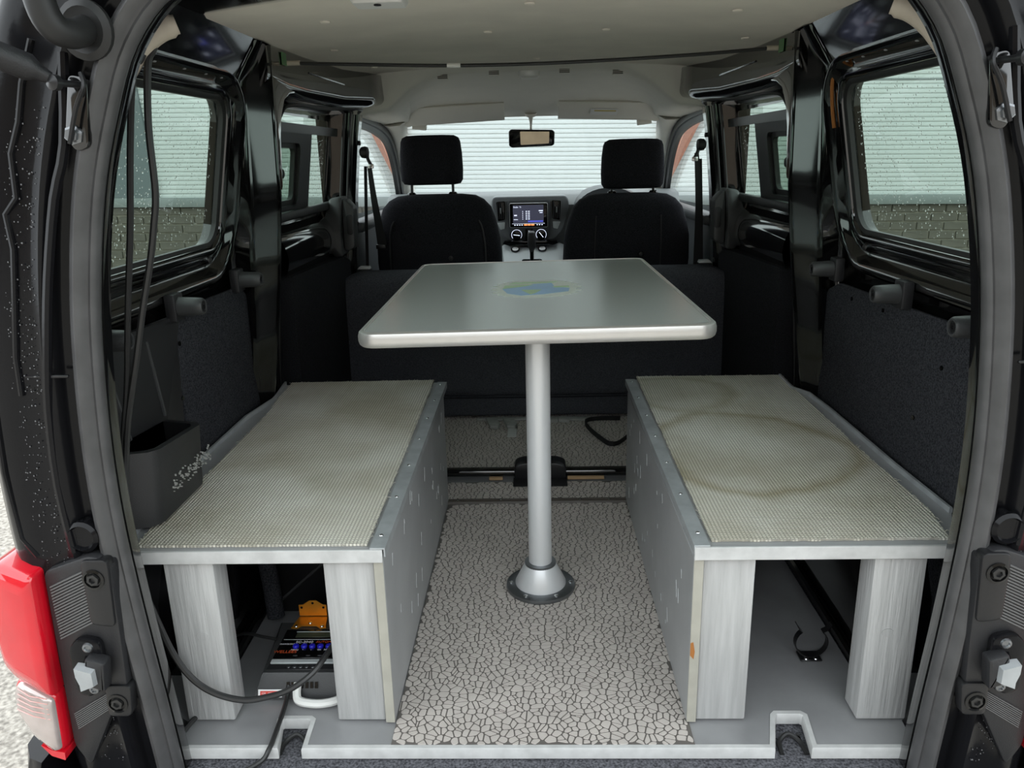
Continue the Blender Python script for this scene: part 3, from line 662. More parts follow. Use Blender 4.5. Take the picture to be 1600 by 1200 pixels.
# ================================================================== THINGS
# ---- benches
ZB = .334
def mat_outline(pts, jag):
    outp = []
    for i in range(len(pts)):
        a, b = Vector(pts[i]), Vector(pts[(i+1) % len(pts)]); n = max(2, int((b-a).length/.008)); d = (b-a).normalized(); nn = Vector((-d.y, d.x))
        for k in range(n):
            j = random.uniform(-jag, jag) if k else 0
            q = a+(b-a)*k/n+nn*j; outp.append((q.x, q.y))
    return outp
for s in (-1, 1):
    side = SD(s)
    b_ = thing('storage_bench', 'silver painted plywood bench on the %s, %s' % (side, 'over the solar charge controller' if s < 0 else 'with a round water stain on its mat'), 'bench', (s*.45, .45, .003), 'side benches')
    out_ = [(.246, -.012), (.648, -.012), (.675, .05), (.692, .19), (.698, .33), (.697, .64), (.676, .775), (.676, .80), (.690, .93), (.252, .935)] if s < 0 else [(.250, -.012), (.648, -.012), (.700, .10), (.694, .30), (.694, .63), (.688, .765), (.662, .815), (.666, .935), (.254, .935)]
    bm = NB(); prism(bm, out_, 'z', ZB-.020, ZB, .0015, 1); obj('top_board', bm, SILVERPANEL, b_, s)
    bm = NB(); box(bm, .246, .650, -.0155, -.011, ZB-.0215, ZB+.001, .0008, 1); obj('front_edge', bm, EDGETRIM, b_, s)
    # raised edge trim on wall side and angle trim on aisle side
    edge = [p for p in out_[2:-1]]
    bm = NB(); ribbon(bm, [(x-.003, y) for x, y in edge], .003, ZB, ZB+.010); obj('wall_trim', bm, ALUTRIM, b_, s)
    xi = .244 if s < 0 else .248
    bm = NB(); prism(bm, [(xi-.003, ZB-.012), (xi-.003, ZB+.004), (xi+.022, ZB+.004), (xi+.022, ZB+.001), (xi, ZB+.001), (xi, ZB-.012)], 'y', -.014, .925, .0006, 1); at_ = obj('angle_trim', bm, ALUTRIM, b_, s)
    for y in (.03, .18, .33, .48, .62, .76, .90):
        bm = NB(); lathe(bm, [(.0038, 0), (.003, .0012), (0, .0015)], (xi+.011, y, ZB+.0038), n=8); obj('screw', bm, STEEL, at_, s)
    bm = NB(); box(bm, .247, .262, -.006, .885, .0045, ZB-.020, .001, 1); sp_ = obj('side_panel', bm, SILVERPANEL, b_, s)
    bm = NB(); box(bm, .2475, .2625, -.0085, -.0055, .0045, ZB-.021); obj('sawn_edge', bm, EDGEW, sp_, s)
    bm = NB()
    for _ in range(26):
        yy, zz = random.uniform(.05, .85), random.uniform(.04, .28); L_ = random.uniform(.006, .03)
        prism(bm, [(yy, zz), (yy+.0012, zz), (yy+.0018+L_*.25, zz+L_), (yy+L_*.25, zz+L_)], 'x', .2464, .2471)
    o = obj('paint_scratches', bm, SCRATCH, sp_, s, smooth=False); o['kind'] = 'stuff'
    if s > 0:
        bm = NB(); prism(bm, [(.2476, .135), (.2535, .128), (.255, .142), (.252, .160), (.2476, .158)], 'y', -.0092, -.0083); obj('paint_chip', bm, BROWNP, sp_, s, smooth=False)
    for x0, x1, y0 in ((.2635, .346, -.003), (.525 if s < 0 else .532, .607 if s < 0 else .614, -.003)):
        bm = NB(); box(bm, x0, x1, y0, y0+.052, .0045, ZB-.0205, .003, 2); lg = obj('leg', bm, SILVERP, b_, s)
        if x0 > .4:
            bm = NB(); xk = x0+.034
            prism(bm, [(xk+.010*math.cos(a*math.pi/6), .172+.008*math.sin(a*math.pi/6)) for a in range(12)], 'y', y0-.0008, y0+.001); obj('knot', bm, SILVERP, lg, s)
    for x0, x1 in ((.2635, .31), (.53, .575)):
        bm = NB(); box(bm, x0, x1, .83, .88, .0045, ZB-.0205, .002, 1); obj('leg', bm, SILVERP, b_, s)
    # mesh mat lying on the bench
    mo = [(.272, .0), (.648, .0), (.655, .10), (.650, .34), (.652, .66), (.664, .78), (.672, .94), (.278, .945)] if s < 0 else [(.276, .004), (.646, .004), (.664, .10), (.660, .40), (.664, .74), (.664, .80), (.664, .945), (.278, .95)]
    jo = mat_outline([(s*x, y) for x, y in mo], .0011)
    bm = NB(); prism(bm, jo, 'z', ZB+.0006 if True else 0, ZB+.0042)
    tag(obj('anti_slip_mat', bm, MATMESH if s < 0 else MATSTAIN, None, smooth=False), 'beige woven anti-slip mat lying on the %s bench%s' % (side, '' if s < 0 else ', stained in a ring'), 'mat', 'anti-slip mats')
    bm = NB()   # frayed threads
    for i in range(0, len(jo)):
        if random.random() < .55:
            p = jo[i]; a = random.uniform(0, 6.28); L_ = random.uniform(.003, .009)
            q = (p[0]+L_*math.cos(a), p[1]+L_*math.sin(a)); tube(bm, [(p[0], p[1], ZB+.003), ((p[0]+q[0])/2, (p[1]+q[1])/2, ZB+.0055), (q[0], q[1], ZB+.0042)], .0006, 4)
    o = obj('frayed_threads', bm, EDGEW, [c for c in C.objects if c.name.startswith('anti_slip_mat')][-1]); o['kind'] = 'stuff'

# ---- table
tb = thing('pedestal_table', 'grey laminate table with silver edging on an aluminium pole', 'table', (.006, .43, .003))
Tm = Matrix.Translation((.006, .755, 0)) @ Matrix.Rotation(R(.45), 4, 'Z') @ Matrix.Rotation(R(-.55), 4, 'Y') @ Matrix.Rotation(R(-.25), 4, 'X')
def tobj(name, bm, m, par=tb, **k):
    bmesh.ops.transform(bm, matrix=Tm, verts=bm.verts); return obj(name, bm, m, par, **k)
bm = NB(); prism(bm, rrect(-.324, .324, -.482, .482, .028), 'z', .600, .6215); top = tobj('table_top', bm, LAMIN)
loopT = rrect(-.327, .327, -.485, .485, .031); n = len(loopT); loops = []
for i in range(n):
    a, b = Vector(loopT[i-1]), Vector(loopT[(i+1) % n]); t = (b-a).normalized(); nn = Vector((t.y, -t.x)); p = loopT[i]
    loops.append([(p[0]+nn.x*u, p[1]+nn.y*u, z_) for u, z_ in ((-.006, .599), (-.006, .596), (.0, .5945), (.004, .598), (.006, .605), (.006, .614), (.004, .621), (.0, .6235), (-.005, .6235), (-.006, .6215))])
bm = NB(); loft(bm, loops, wrap=True); tobj('edge_band', bm, ALUEDGE)
bm = NB(); lathe(bm, [(.080, -.004), (.080, 0), (.03, .0)], (0, -.325, .600), n=28); tobj('top_socket', bm, DKALU)
bm = NB(); lathe(bm, [(.0252, .04), (.0252, .598)], (.006, .43, 0), n=40); obj('pole', bm, ALU, tb)
bm = NB(); lathe(bm, [(.076, .003), (.077, .006), (.076, .011), (.072, .0125), (.055, .0135), (.02, .0135)], (.006, .43, 0), n=48); fl = obj('flange', bm, DKALU, tb)
bm = NB(); lathe(bm, [(.056, .0135), (.056, .017), (.034, .062), (.033, .064), (.0265, .064), (.0262, .06)], (.006, .43, 0), n=48); obj('base_cone', bm, ALU, tb)
bm = NB(); lathe(bm, [(.0345, .058), (.0345, .0655), (.0262, .0665)], (.006, .43, 0), n=40); obj('collar', bm, DKALU, tb)
for k in range(6):
    a = R(60*k+0); bm = NB(); lathe(bm, [(.0048, .0125), (.0048, .0145), (.003, .0155), (0, .0155)], (.006+.0665*math.cos(a), .43+.0665*math.sin(a), 0), n=12); obj('screw', bm, STEEL, fl)
# world map sticker
random.seed(9); outm = []
for k in range(96):
    a = 2*math.pi*k/96; rx = .108*(1+(.0 if k % 4 < 2 else -.13)*(abs(math.cos(a)) > .35)); yy = .130*math.copysign(abs(math.sin(a))**.75, math.sin(a)); outm.append((.006+rx*math.cos(a), -.018+max(-.128, min(.118, yy))*1.0))
bm = NB(); prism(bm, outm, 'z', .6212, .6218); mp_ = tobj('map_sticker', bm, PALE, smooth=False)
bm = NB(); prism(bm, [(-.075, -.02), (-.03, .01), (.0, .045), (.045, .055), (.05, .0), (.085, -.03), (.08, -.075), (.02, -.108), (-.03, -.118), (-.062, -.085)], 'z', .6217, .6221); tobj('map_sea', bm, SEA, mp_, smooth=False)
for pts in ([(-.075, -.02), (-.07, .03), (-.02, .035), (.0, .03), (-.03, .005)], [(-.03, -.04), (.018, -.045), (.005, -.085), (-.008, -.108), (-.018, -.08)], [(.045, .0), (.085, .005), (.085, -.02), (.05, -.018)], [(-.06, .05), (.05, .06), (.06, .075), (-.05, .075)]):
    bm = NB(); prism(bm, pts, 'z', .6219, .6224); tobj('map_land', bm, LAND, mp_, smooth=False)

# ---- rear bench seat, tumbled forward
rs = thing('rear_bench_seat', 'black carpet-backed rear bench seat folded behind the front seats', 'seat', (0, 1.66, .003))
def seatloop(d, y):
    return [(x, y, z_) for x, z_ in rpoly([(-.698+d, .088+d), (.698-d, .088+d), (.716-d, .537-d), (-.716+d, .537-d)], [.03, .03, .12, .12], 8)]
bm = NB(); loft(bm, [seatloop(.03, 1.572), seatloop(.012, 1.576), seatloop(.0, 1.59), seatloop(.0, 1.68), seatloop(.02, 1.70)])
for v in bm.verts: v.co.y += .10*max(0, v.co.z-.25)
obj('backrest', bm, SEATCARP, rs, ang=60)
bm = NB(); box(bm, -.60, .60, 1.580, 1.70, .014, .092, .012, 3); obj('seat_base', bm, SEATCARP, rs)
bm = NB(); tube(bm, [(-.33, 1.575, .088), (0, 1.573, .087), (.33, 1.575, .088)], .003, 6); obj('seam', bm, FABRIC, rs)
bm = NB(); prism(bm, [(-.215, 1.560), (-.12, 1.552), (.0, 1.556), (.12, 1.548), (.20, 1.540), (.205, 1.575), (-.20, 1.578)], 'z', .004, .012, .002); obj('hanging_flap', bm, STRAPGREY, rs)
for x in (-.155, -.095, .06, .1):
    bm = NB(); prism(bm, [(x-.025, 1.56), (x-.005, 1.47), (x+.022, 1.465), (x+.03, 1.49), (x+.012, 1.56)] if x < 0 else [(x-.02, 1.56), (x-.018, 1.53), (x+.02, 1.525), (x+.02, 1.56)], 'z', .004, .018, .002); obj('webbing_tab', bm, STRAPGREY, rs)
bm = NB(); box(bm, -.098, -.066, 1.385, 1.47, .004, .007, .001, 1); obj('metal_tongue', bm, TAPE, rs)
st = NB(); pth = cr([(.30, 1.545, .010), (.22, 1.535, .014), (.175, 1.50, .016), (.185, 1.42, .014), (.225, 1.31, .012), (.245, 1.285, .012), (.27, 1.30, .010), (.31, 1.37, .008)], 6)
loft(st, [[p+Vector((0, 0, .010)), p+Vector((.004, .003, .010)), p+Vector((.004, .003, -.006)), p+Vector((0, 0, -.006))] for p in pth]); 
tag(obj('luggage_strap', st, CLOTHBLK), 'black webbing strap lying on the floor before the rear seat', 'strap')
# black hinge tube and floor latch
ht = thing('seat_hinge_bar', 'black steel bar across the floor behind the table pole', 'bar', (0, 1.048, .004))
bm = NB(); tube(bm, [(-.42, 1.048, .020), (.42, 1.044, .020)], .014, 14); obj('bar', bm, PAINT, ht)
bm = NB(); prism(bm, rpoly([(-.065, .004), (.088, .004), (.088, .045), (.06, .056), (-.04, .056), (-.065, .045)], .01), 'y', 1.02, 1.085, .004); obj('hinge_bracket', bm, SATIN, ht)
bm = NB(); box(bm, -.068, .090, .972, 1.03, .0035, .0075, .001, 1); obj('latch_plate', bm, SATIN, ht)
for x0, x1 in ((-.14, -.10), (.092, .20)):
    bm = NB(); box(bm, x0, x1, 1.021, 1.029, .004, .013); obj('wood_packer', bm, WOOD, ht, smooth=False)

# ---- front seats
def front_seat(s, label):
    xc = -.366 if s < 0 else .360; zt = .790 if s < 0 else .780
    t = thing('front_seat', label, 'seat', (xc, 2.0, .15), 'front seats')
    def sec(w_, d, y, z_, n_=3.4): return [(xc+a, y+b, z_) for a, b in sel(w_, d, n_, 32)]
    k = zt-.79
    bm = NB(); loft(bm, [sec(.215, .05, 1.985, .30), sec(.238, .062, 1.975, .42), sec(.244, .070, 1.965, .53), sec(.240, .072, 1.955, .62), sec(.226, .070, 1.95, .69+k), sec(.208, .066, 1.945, .74+k), sec(.182, .058, 1.944, .768+k), sec(.150, .044, 1.944, .784+k), sec(.10, .02, 1.944, .790+k)])
    br = obj('backrest', bm, FABRIC, t, ang=80)
    bm = NB(); loft(bm, [sec(.20, .17, 2.19, .24), sec(.212, .195, 2.19, .30), sec(.212, .195, 2.19, .38), sec(.19, .17, 2.19, .42)]); obj('seat_cushion', bm, FABRIC, t, ang=80)
    bm = NB(); box(bm, xc-.21, xc+.21, 2.0, 2.38, .15, .25, .01); obj('seat_frame', bm, SATIN, t)
    hz = .0 if s < 0 else -.030; hx = -.382 if s < 0 else .381
    def hs(w_, d, y, z_): return [(hx+a, y+b, z_+hz) for a, b in sel(w_, d, 4, 32)]
    bm = NB(); loft(bm, [hs(.085, .02, 1.97, .824), hs(.108, .034, 1.97, .828), hs(.117, .042, 1.97, .842), hs(.119, .046, 1.968, .88), hs(.117, .047, 1.966, .94), hs(.112, .045, 1.964, .982), hs(.106, .040, 1.964, .996), hs(.09, .030, 1.964, 1.004), hs(.05, .012, 1.964, 1.006)])
    hd = obj('headrest', bm, FABRIC, t, ang=80)
    for d in (-.079, .079):
        bm = NB(); tube(bm, [(hx+d, 1.948, zt-.03), (hx+d, 1.958, .84+hz)], .0055, 10); obj('headrest_post', bm, SATIN, t)
        bm = NB(); lathe(bm, [(.017, 0), (.017, .008), (.012, .014), (.007, .014)], (hx+d, 1.946, zt-.006), n=16); obj('post_guide', bm, GLOSSB, t)
    if s < 0:
        loop_ = rpoly([(xc-.18, .40), (xc-.185, .60), (xc-.165, .715), (xc+.165, .715), (xc+.185, .60), (xc+.18, .40)], [0, .05, .06, .06, .05, 0], 6)
        bm = NB(); tube(bm, [(x, 1.887+(.012 if z_ > .70 else 0), z_) for x, z_ in loop_], .0035, 6); obj('piping', bm, PLASTIC, br)
        bm = NB(); prism(bm, rpoly([(xc-.175, .40), (xc-.175, .66), (xc+.175, .66), (xc+.175, .40)], .03), 'y', 1.898, 1.886, .003); obj('back_panel', bm, FABRIC, br)
    else:
        for d in (-.125, .125):
            bm = NB(); tube(bm, [(xc+d, 1.897, .45), (xc+d, 1.886, .60), (xc+d*.97, 1.882, .70)], .002, 6); obj('seam', bm, PLASTIC, br)
    bm = NB(); lathe(bm, [(.010, 0), (.008, .004), (0, .005)], (xc+s*-.0+.05, 1.888, .553), (0, -1, 0), 12); obj('trim_clip', bm, SATIN, br)
    return t
front_seat(-1, 'black fabric front seat on the left with a piped back panel')
front_seat(1, 'black fabric front seat on the right with vertical seams, before the steering wheel')

# ---- seat belts on the B pillars
for s in (-1, 1):
    side = SD(s)
    t = thing('seat_belt', 'black seat belt hanging from the %s door pillar' % side, 'seat belt', (s*.60, 1.78, .42), 'seat belts')
    bm = NB(); lathe(bm, [(.012, 0), (.019, .006), (.021, .018), (.018, .028), (.0, .031)], (.612, 1.775, .948), (-1, -.1, 0), 18); obj('anchor_cap', bm, BLKRUB, t, s)
    bm = NB(); tube(bm, cr([(.588, 1.775, .945), (.585, 1.77, .925), (.575, 1.768, .905)], 4), .006, 8); ring_ = obj('guide_loop', bm, SATIN, t, s)
    bm = NB(); box(bm, .565, .585, 1.760, 1.768, .892, .908, .002); obj('metal_tongue', bm, STEEL, t, s)
    bm = NB(); pth = cr([(.578, 1.77, .90), (.572, 1.775, .80), (.562, 1.78, .70), (.555, 1.785, .62)] if s < 0 else [(.578, 1.77, .92), (.590, 1.775, .80), (.598, 1.78, .70), (.602, 1.785, .45)], 4)
    loft(bm, [[p+Vector((-.004-.010*i/len(pth), 0, 0)), p+Vector((.012+.010*i/len(pth), .004, 0)), p+Vector((.012+.010*i/len(pth), .0065, 0)), p+Vector((-.004-.010*i/len(pth), .0025, 0))] for i, p in enumerate(pth)]); obj('webbing', bm, CLOTHBLK, t, s)
    bm = NB(); pth = [(.600, 1.79, .90), (.612, 1.79, .70), (.622, 1.79, .50)]
    loft(bm, [[Vector(p)+Vector(q) for q in ((-.006, 0, 0), (.006, .003, 0), (.006, .005, 0), (-.006, .002, 0))] for p in pth]); obj('webbing', bm, CLOTHBLK, t, s)
    bm = NB(); box(bm, .598, .650, 1.735, 1.785, .44, .535, .006); rl = obj('reel_cover', bm, PLASTIC, t, s)
    bm = NB(); prism(bm, [(.602, .536), (.648, .536), (.640, .545), (.606, .545)], 'y', 1.74, 1.78, .002); obj('cover_top', bm, TAPE, rl, s)
    if s < 0:
        bm = NB(); box(bm, .545, .580, 1.775, 1.79, .605, .622, .003); obj('buckle', bm, SATIN, t, s)

# ---- dashboard
da = thing('dashboard', 'grey dashboard with centre stack between the front seats', 'dashboard', (0, 2.75, .0))
bm = NB(); loft(bm, [[(x, y, z_) for y, z_ in ((2.66, .05), (2.64, .45), (2.60, .62), (2.60, .70), (2.64, .742), (2.74, .756), (3.1, .745), (3.1, .05))] for x in (-.68, -.60, -.20, .20, .60, .68)]); obj('dash_body', bm, DASH, da, ang=40)
bm = NB(); prism(bm, rpoly([(-.185, .745), (.160, .745), (.168, .70), (.135, .585), (.10, .545), (-.12, .545), (-.155, .585), (-.190, .70)], [.03, .03, .02, .03, .02, .02, .03, .02]), 'y', 2.66, 2.545, .008, 3); cs = obj('centre_stack', bm, DASHMID, da)
bm = NB(); prism(bm, rpoly([(-.110, .728), (.075, .728), (.085, .70), (.080, .56), (.05, .54), (-.08, .54), (-.112, .56), (-.117, .70)], .012), 'y', 2.56, 2.538, .004); cp_ = obj('control_panel', bm, DASHDK, da)
for xc in (-.146, .110):
    bm = NB(); prism(bm, rpoly([(xc-.020, .722), (xc+.020, .725), (xc+.018, .640), (xc-.014, .635)] if xc < 0 else [(xc-.020, .725), (xc+.020, .722), (xc+.014, .635), (xc-.018, .640)], .006), 'y', 2.56, 2.537, .003); v_ = obj('air_vent', bm, GLOSSB, da)
    for k in range(4):
        bm = NB(); box(bm, xc-.014+k*.008, xc-.012+k*.008, 2.530, 2.538, .645, .718); obj('vane', bm, DASHDK, v_, smooth=False)
    bm = NB(); box(bm, xc-.003, xc+.003, 2.526, 2.537, .670, .695, .001); obj('vent_tab', bm, DASH, v_)
    bm = NB(); prism(bm, rpoly([(xc-.018, .628), (xc+.018, .630), (xc+.016, .600), (xc-.004, .595)] if xc < 0 else [(xc-.018, .630), (xc+.018, .628), (xc+.004, .595), (xc-.016, .600)], .004), 'y', 2.56, 2.540, .003); obj('blank_cover', bm, DASHLT, da)
hu = thing('head_unit', 'touchscreen car radio with dark blue display in the dashboard', 'radio', (-.018, 2.535, .62))
bm = NB(); prism(bm, rrect(-.105, .068, .606, .714, .006), 'y', 2.55, 2.530, .003); obj('bezel', bm, GLOSSB, hu)
bm = NB(); loopT = rrect(-.1045, .0675, .6065, .7135, .006); tube(bm, [(x, 2.5335, z_) for x, z_ in loopT], .0016, 6, closed=True); obj('chrome_rim', bm, TAPE, hu)
bm = NB(); box(bm, -.090, .050, 2.529, 2.531, .626, .706); scr = obj('screen', bm, SCREEN, hu, smooth=False)
TX = lambda x, y, z_: Matrix.Translation((x, y, z_)) @ Matrix.Rotation(R(90), 4, 'X')
text('screen_title', 'Radio  TI', .0095, SCRW, scr, TX(-.070, 2.5285, .697))
bm = NB()
for r_ in range(5):
    for x0, x1 in ((-.047, -.044), (-.032, -.025), (-.021, -.013)): box(bm, x0, x1, 2.5280, 2.5290, .642+r_*.0085, .6455+r_*.0085)
box(bm, -.085, -.072, 2.5280, 2.5290, .658, .663); box(bm, -.087, -.068, 2.5280, 2.5290, .6405, .6425); box(bm, .028, .047, 2.528, 2.529, .678, .682); box(bm, .032, .045, 2.528, 2.529, .670, .673)
box(bm, -.095, .055, 2.5280, 2.5290, .6225, .6235); obj('screen_list', bm, SCRW, scr, smooth=False)
bm = NB(); box(bm, -.022, .047, 2.528, 2.529, .629, .6365); obj('screen_bar', bm, SCRB, scr, smooth=False)
bm = NB()
for k in range(3): box(bm, -.040+k*.0165, -.026+k*.0165, 2.528, 2.529, .614, .621)
obj('lit_keys', bm, SCRO, hu, smooth=False)
bm = NB()
for k in range(4): box(bm, -.085+k*.011, -.079+k*.011, 2.528, 2.529, .615, .619)
for k in range(3): box(bm, .018+k*.011, .023+k*.011, 2.528, 2.529, .615, .619)
obj('key_marks', bm, SCRW, hu, smooth=False)
for x, z_ in ((-.075, .572), (.038, .572)):
    bm = NB(); lathe(bm, [(.0255, 0), (.0255, .004), (.019, .006), (.017, .016), (.0, .017)], (x, 2.540, z_), (0, -1, 0), 24); kn = obj('climate_knob', bm, GLOSSB, da)
    bm = NB(); tube(bm, [(x+.0235*math.cos(R(a)), 2.5355, z_+.0235*math.sin(R(a))) for a in range(-40, 221, 20)], .0011, 5); obj('dial_ring', bm, SCRW, kn)
    bm = NB(); a = R(-8) if x < 0 else R(-52); tube(bm, [(x-.015*math.cos(a), 2.5225, z_-.015*math.sin(a)), (x+.015*math.cos(a), 2.5225, z_+.015*math.sin(a))], .0014, 5); obj('pointer', bm, SCRW, kn)
bm = NB(); box(bm, -.035, .0, 2.530, 2.541, .545, .598, .002); sw_ = obj('slider_panel', bm, GLOSSB, da)
bm = NB(); tube(bm, [(-.018, 2.529, .55), (-.018, 2.529, .59)], .0014, 5); tube(bm, [(-.024, 2.529, .575), (-.012, 2.529, .575)], .0012, 5); obj('slider_mark', bm, SCRW, sw_)
# steering wheel hump / instrument hood
bm = NB(); secs = []
for y, k in ((2.50, .94), (2.54, 1.0), (2.72, 1.0), (2.90, .8)):
    secs.append([(.345+.155*k*math.cos(R(a)), y, .685+.098*k*math.sin(R(a))) for a in range(0, 181, 12)]+[(.345-.155*k, y, .66), (.345+.155*k, y, .66)])
loft(bm, secs); obj('instrument_hood', bm, DASHDK, da, ang=60)
swt = thing('steering_wheel', 'black steering wheel behind the right front seat', 'steering wheel', (.345, 2.45, .50))
bm = NB(); cxx = Vector((.345, 2.455, .605)); u_ = Vector((1, 0, 0)); v2 = Vector((0, .42, .907)); tube(bm, [cxx+.170*(math.cos(R(a))*u_+math.sin(R(a))*v2) for a in range(0, 360, 12)], .014, 10, closed=True); obj('rim', bm, PLASTIC, swt)
bm = NB(); lathe(bm, [(.07, -.02), (.075, 0), (.06, .02), (0, .026)], cxx, (0, -.907, .42), 20); obj('hub', bm, PLASTIC, swt)
bm = NB(); tube(bm, [cxx-.165*u_, cxx+.165*u_], .014, 8); tube(bm, [cxx, cxx-.165*v2], .014, 8); obj('spoke', bm, PLASTIC, swt)
# console with shifter
bm = NB(); loft(bm, [[(x, y, z_) for x, z_ in ((-xw, .05), (-xw, zc_-.01), (-xw+.02, zc_), (xw-.02, zc_), (xw, zc_-.01), (xw, .05))] for y, xw, zc_ in ((2.20, .115, .405), (2.36, .125, .435), (2.50, .14, .505), (2.56, .145, .53))]); co = obj('centre_console', bm, DASHLT, da)
bm = NB(); prism(bm, [(-.13, .548), (.105, .548), (.115, .535), (.09, .526), (-.11, .526), (-.14, .535)], 'y', 2.50, 2.56, .003); obj('console_gap', bm, GLOSSB, da)
for x in (-.082, .042):
    bm = NB(); lathe(bm, [(.020, 0), (.020, .005), (.012, .006), (.011, .002), (0, .002)], (x, 2.50, .507), (0, -.45, .9), 20); so = obj('power_socket', bm, GLOSSB, da)
    bm = NB(); lathe(bm, [(.0145, .0055), (.0145, .0075), (.010, .0075), (.009, .004)], (x, 2.50, .507), (0, -.45, .9), 20); obj('socket_ring', bm, WHT, so)
bm = NB(); prism(bm, rrect(-.052, .040, 2.28, 2.42, .012), 'z', .44, .455, .003)
for v in bm.verts: v.co.z += (v.co.y-2.36)*.35
gate = obj('shift_gate', bm, GLOSSB, da)
bm = NB(); prism(bm, rrect(-.045, -.018, 2.29, 2.39, .005), 'z', .456, .458); prism(bm, rrect(.006, .034, 2.29, 2.39, .005), 'z', .456, .458)
for v in bm.verts: v.co.z += (v.co.y-2.36)*.35
obj('gate_plate', bm, DASHLT, gate)
bm = NB(); tube(bm, [(-.006, 2.35, .44), (-.006, 2.355, .51), (-.006, 2.35, .53)], [.009, .009, .012], 10); sl = obj('shift_lever', bm, GLOSSB, da)
bm = NB(); loft(bm, [[(-.006+a, 2.345+b, z_) for a, b in sel(w_, d, 3, 20)] for w_, d, z_ in ((.009, .009, .520), (.016, .014, .535), (.0185, .018, .555), (.0185, .020, .585), (.016, .018, .600), (.010, .010, .606))]); obj('shift_knob', bm, PLASTIC, sl)

# ---- sun visors, mirror, grab clips, dome lamp
for s in (-1, 1):
    t = thing('sun_visor', 'pale grey folded sun visor above the windscreen on the %s%s' % (SD(s), '' if s < 0 else ', with a white warning sticker'), 'sun visor', (s*.32, 2.36, 1.15), 'sun visors')
    bm = NB(); secs = []
    for k, (y, z_) in enumerate(((2.272, 1.116), (2.280, 1.124), (2.300, 1.120), (2.352, 1.066), (2.352, 1.054), (2.338, 1.052))):
        secs.append([(x, y, z_+(.016*(.53-x)/.42)) for x in (.112, .118, .2, .35, .5, .528, .534)])
    loft(bm, [[secs[k][i] for k in range(6)] for i in range(7)]); obj('visor_board', bm, CABHEAD, t, s, ang=60)
    bm = NB(); lathe(bm, [(.011, -.03), (.013, -.028), (.013, .028), (.011, .03)], (.475, 2.362, 1.050), (1, 0, .1), 12); obj('visor_hinge', bm, CABHEAD, t, s)
    if s > 0:
        nrm = Vector((0, -.70, -.714)); p0 = Vector((.300, 2.306, 1.0925)); ux = Vector((1, 0, -.035)).normalized(); uy = ux.cross(nrm).normalized(); uy = uy if uy.z > 0 else -uy
        Mx = Matrix((ux, uy, nrm)).transposed().to_4x4(); Mx.translation = p0+nrm*.004
        bm = NB(); box(bm, -.056, .056, -.0155, .0155, -.001, .001); bmesh.ops.transform(bm, matrix=Mx, verts=bm.verts); lb = obj('warning_sticker', bm, WHT, t, smooth=False)
        bm = NB(); box(bm, -.04, .05, .003, .010, .001, .0014); bmesh.ops.transform(bm, matrix=Mx, verts=bm.verts); obj('sticker_band', bm, mat('sticker_yellow', (.6, .5, .2), .6), lb, smooth=False)
t = thing('rear_view_mirror', 'black interior mirror hanging from the windscreen', 'mirror', (0, 2.48, 1.0))
bm = NB(); prism(bm, rpoly([(-.100, 1.026), (-.090, 1.036), (.092, 1.030), (.102, 1.020), (.100, .968), (.09, .961), (-.088, .957), (-.100, .966)], .010), 'y', 2.47, 2.50, .006); obj('housing', bm, GLOSSB, t)
bm = NB(); prism(bm, rpoly([(-.050, 1.024), (.078, 1.021), (.076, .972), (-.048, .968)], .004), 'y', 2.4675, 2.471); bmesh.ops.rotate(bm, verts=bm.verts, cent=(.01, 2.468, 1.0), matrix=Matrix.Rotation(R(0), 3, 'X')); obj('mirror_glass', bm, MIRROR, t, smooth=False)
bm = NB(); tube(bm, cr([(-.002, 2.44, 1.092), (-.002, 2.45, 1.075), (-.002, 2.475, 1.05), (-.002, 2.485, 1.028)], 4), [.012, .012, .011, .010, .009, .008, .006, .006, .005, .005, .005, .005, .005], 10); obj('stalk', bm, CABHEAD, t)
bm = NB(); lathe(bm, [(.026, 0), (.024, -.012), (.012, -.018), (0, -.018)], (-.002, 2.40, 1.098), (0, -.4, 1), 16); obj('mount', bm, CABHEAD, t)
for i, (x, z_) in enumerate(((-.303, 1.197), (-.126, 1.2065), (.116, 1.2065), (.298, 1.198))):
    t = thing('overhead_hook', ['grey grab clip at the far left of the cab headliner edge', 'grey grab clip just left of the dome lamp', 'grey grab clip just right of the dome lamp', 'grey grab clip at the far right of the cab headliner edge'][i], 'clip', (x, 1.80, z_), 'clips along the headliner edge')
    bm = NB(); box(bm, x-.017, x+.017, 1.752, 1.790, z_-.014, z_+.004, .002, 1); obj('clip_body', bm, CABHEAD, t)
    for k in range(3):
        bm = NB(); box(bm, x-.0175, x+.0175, 1.7495, 1.7525, z_-.012+k*.005, z_-.0095+k*.005); obj('clip_slat', bm, GREYPL, t, smooth=False)
t = thing('dome_lamp', 'small oval interior lamp in the middle of the headliner edge', 'lamp', (-.005, 1.77, 1.20))
bm = NB(); loft(bm, [[(-.005+a, 1.775+b, z_) for a, b in sel(w_, d, 2.4, 24)] for w_, d, z_ in ((.036, .022, 1.206), (.036, .022, 1.189), (.030, .018, 1.183))]); obj('rim', bm, TAPE, t)
bm = NB(); loft(bm, [[(-.005+a, 1.775+b, z_) for a, b in sel(w_, d, 2.4, 24)] for w_, d, z_ in ((.029, .017, 1.1835), (.026, .014, 1.179), (.012, .006, 1.178))]); obj('lens', bm, WHITEP, t)

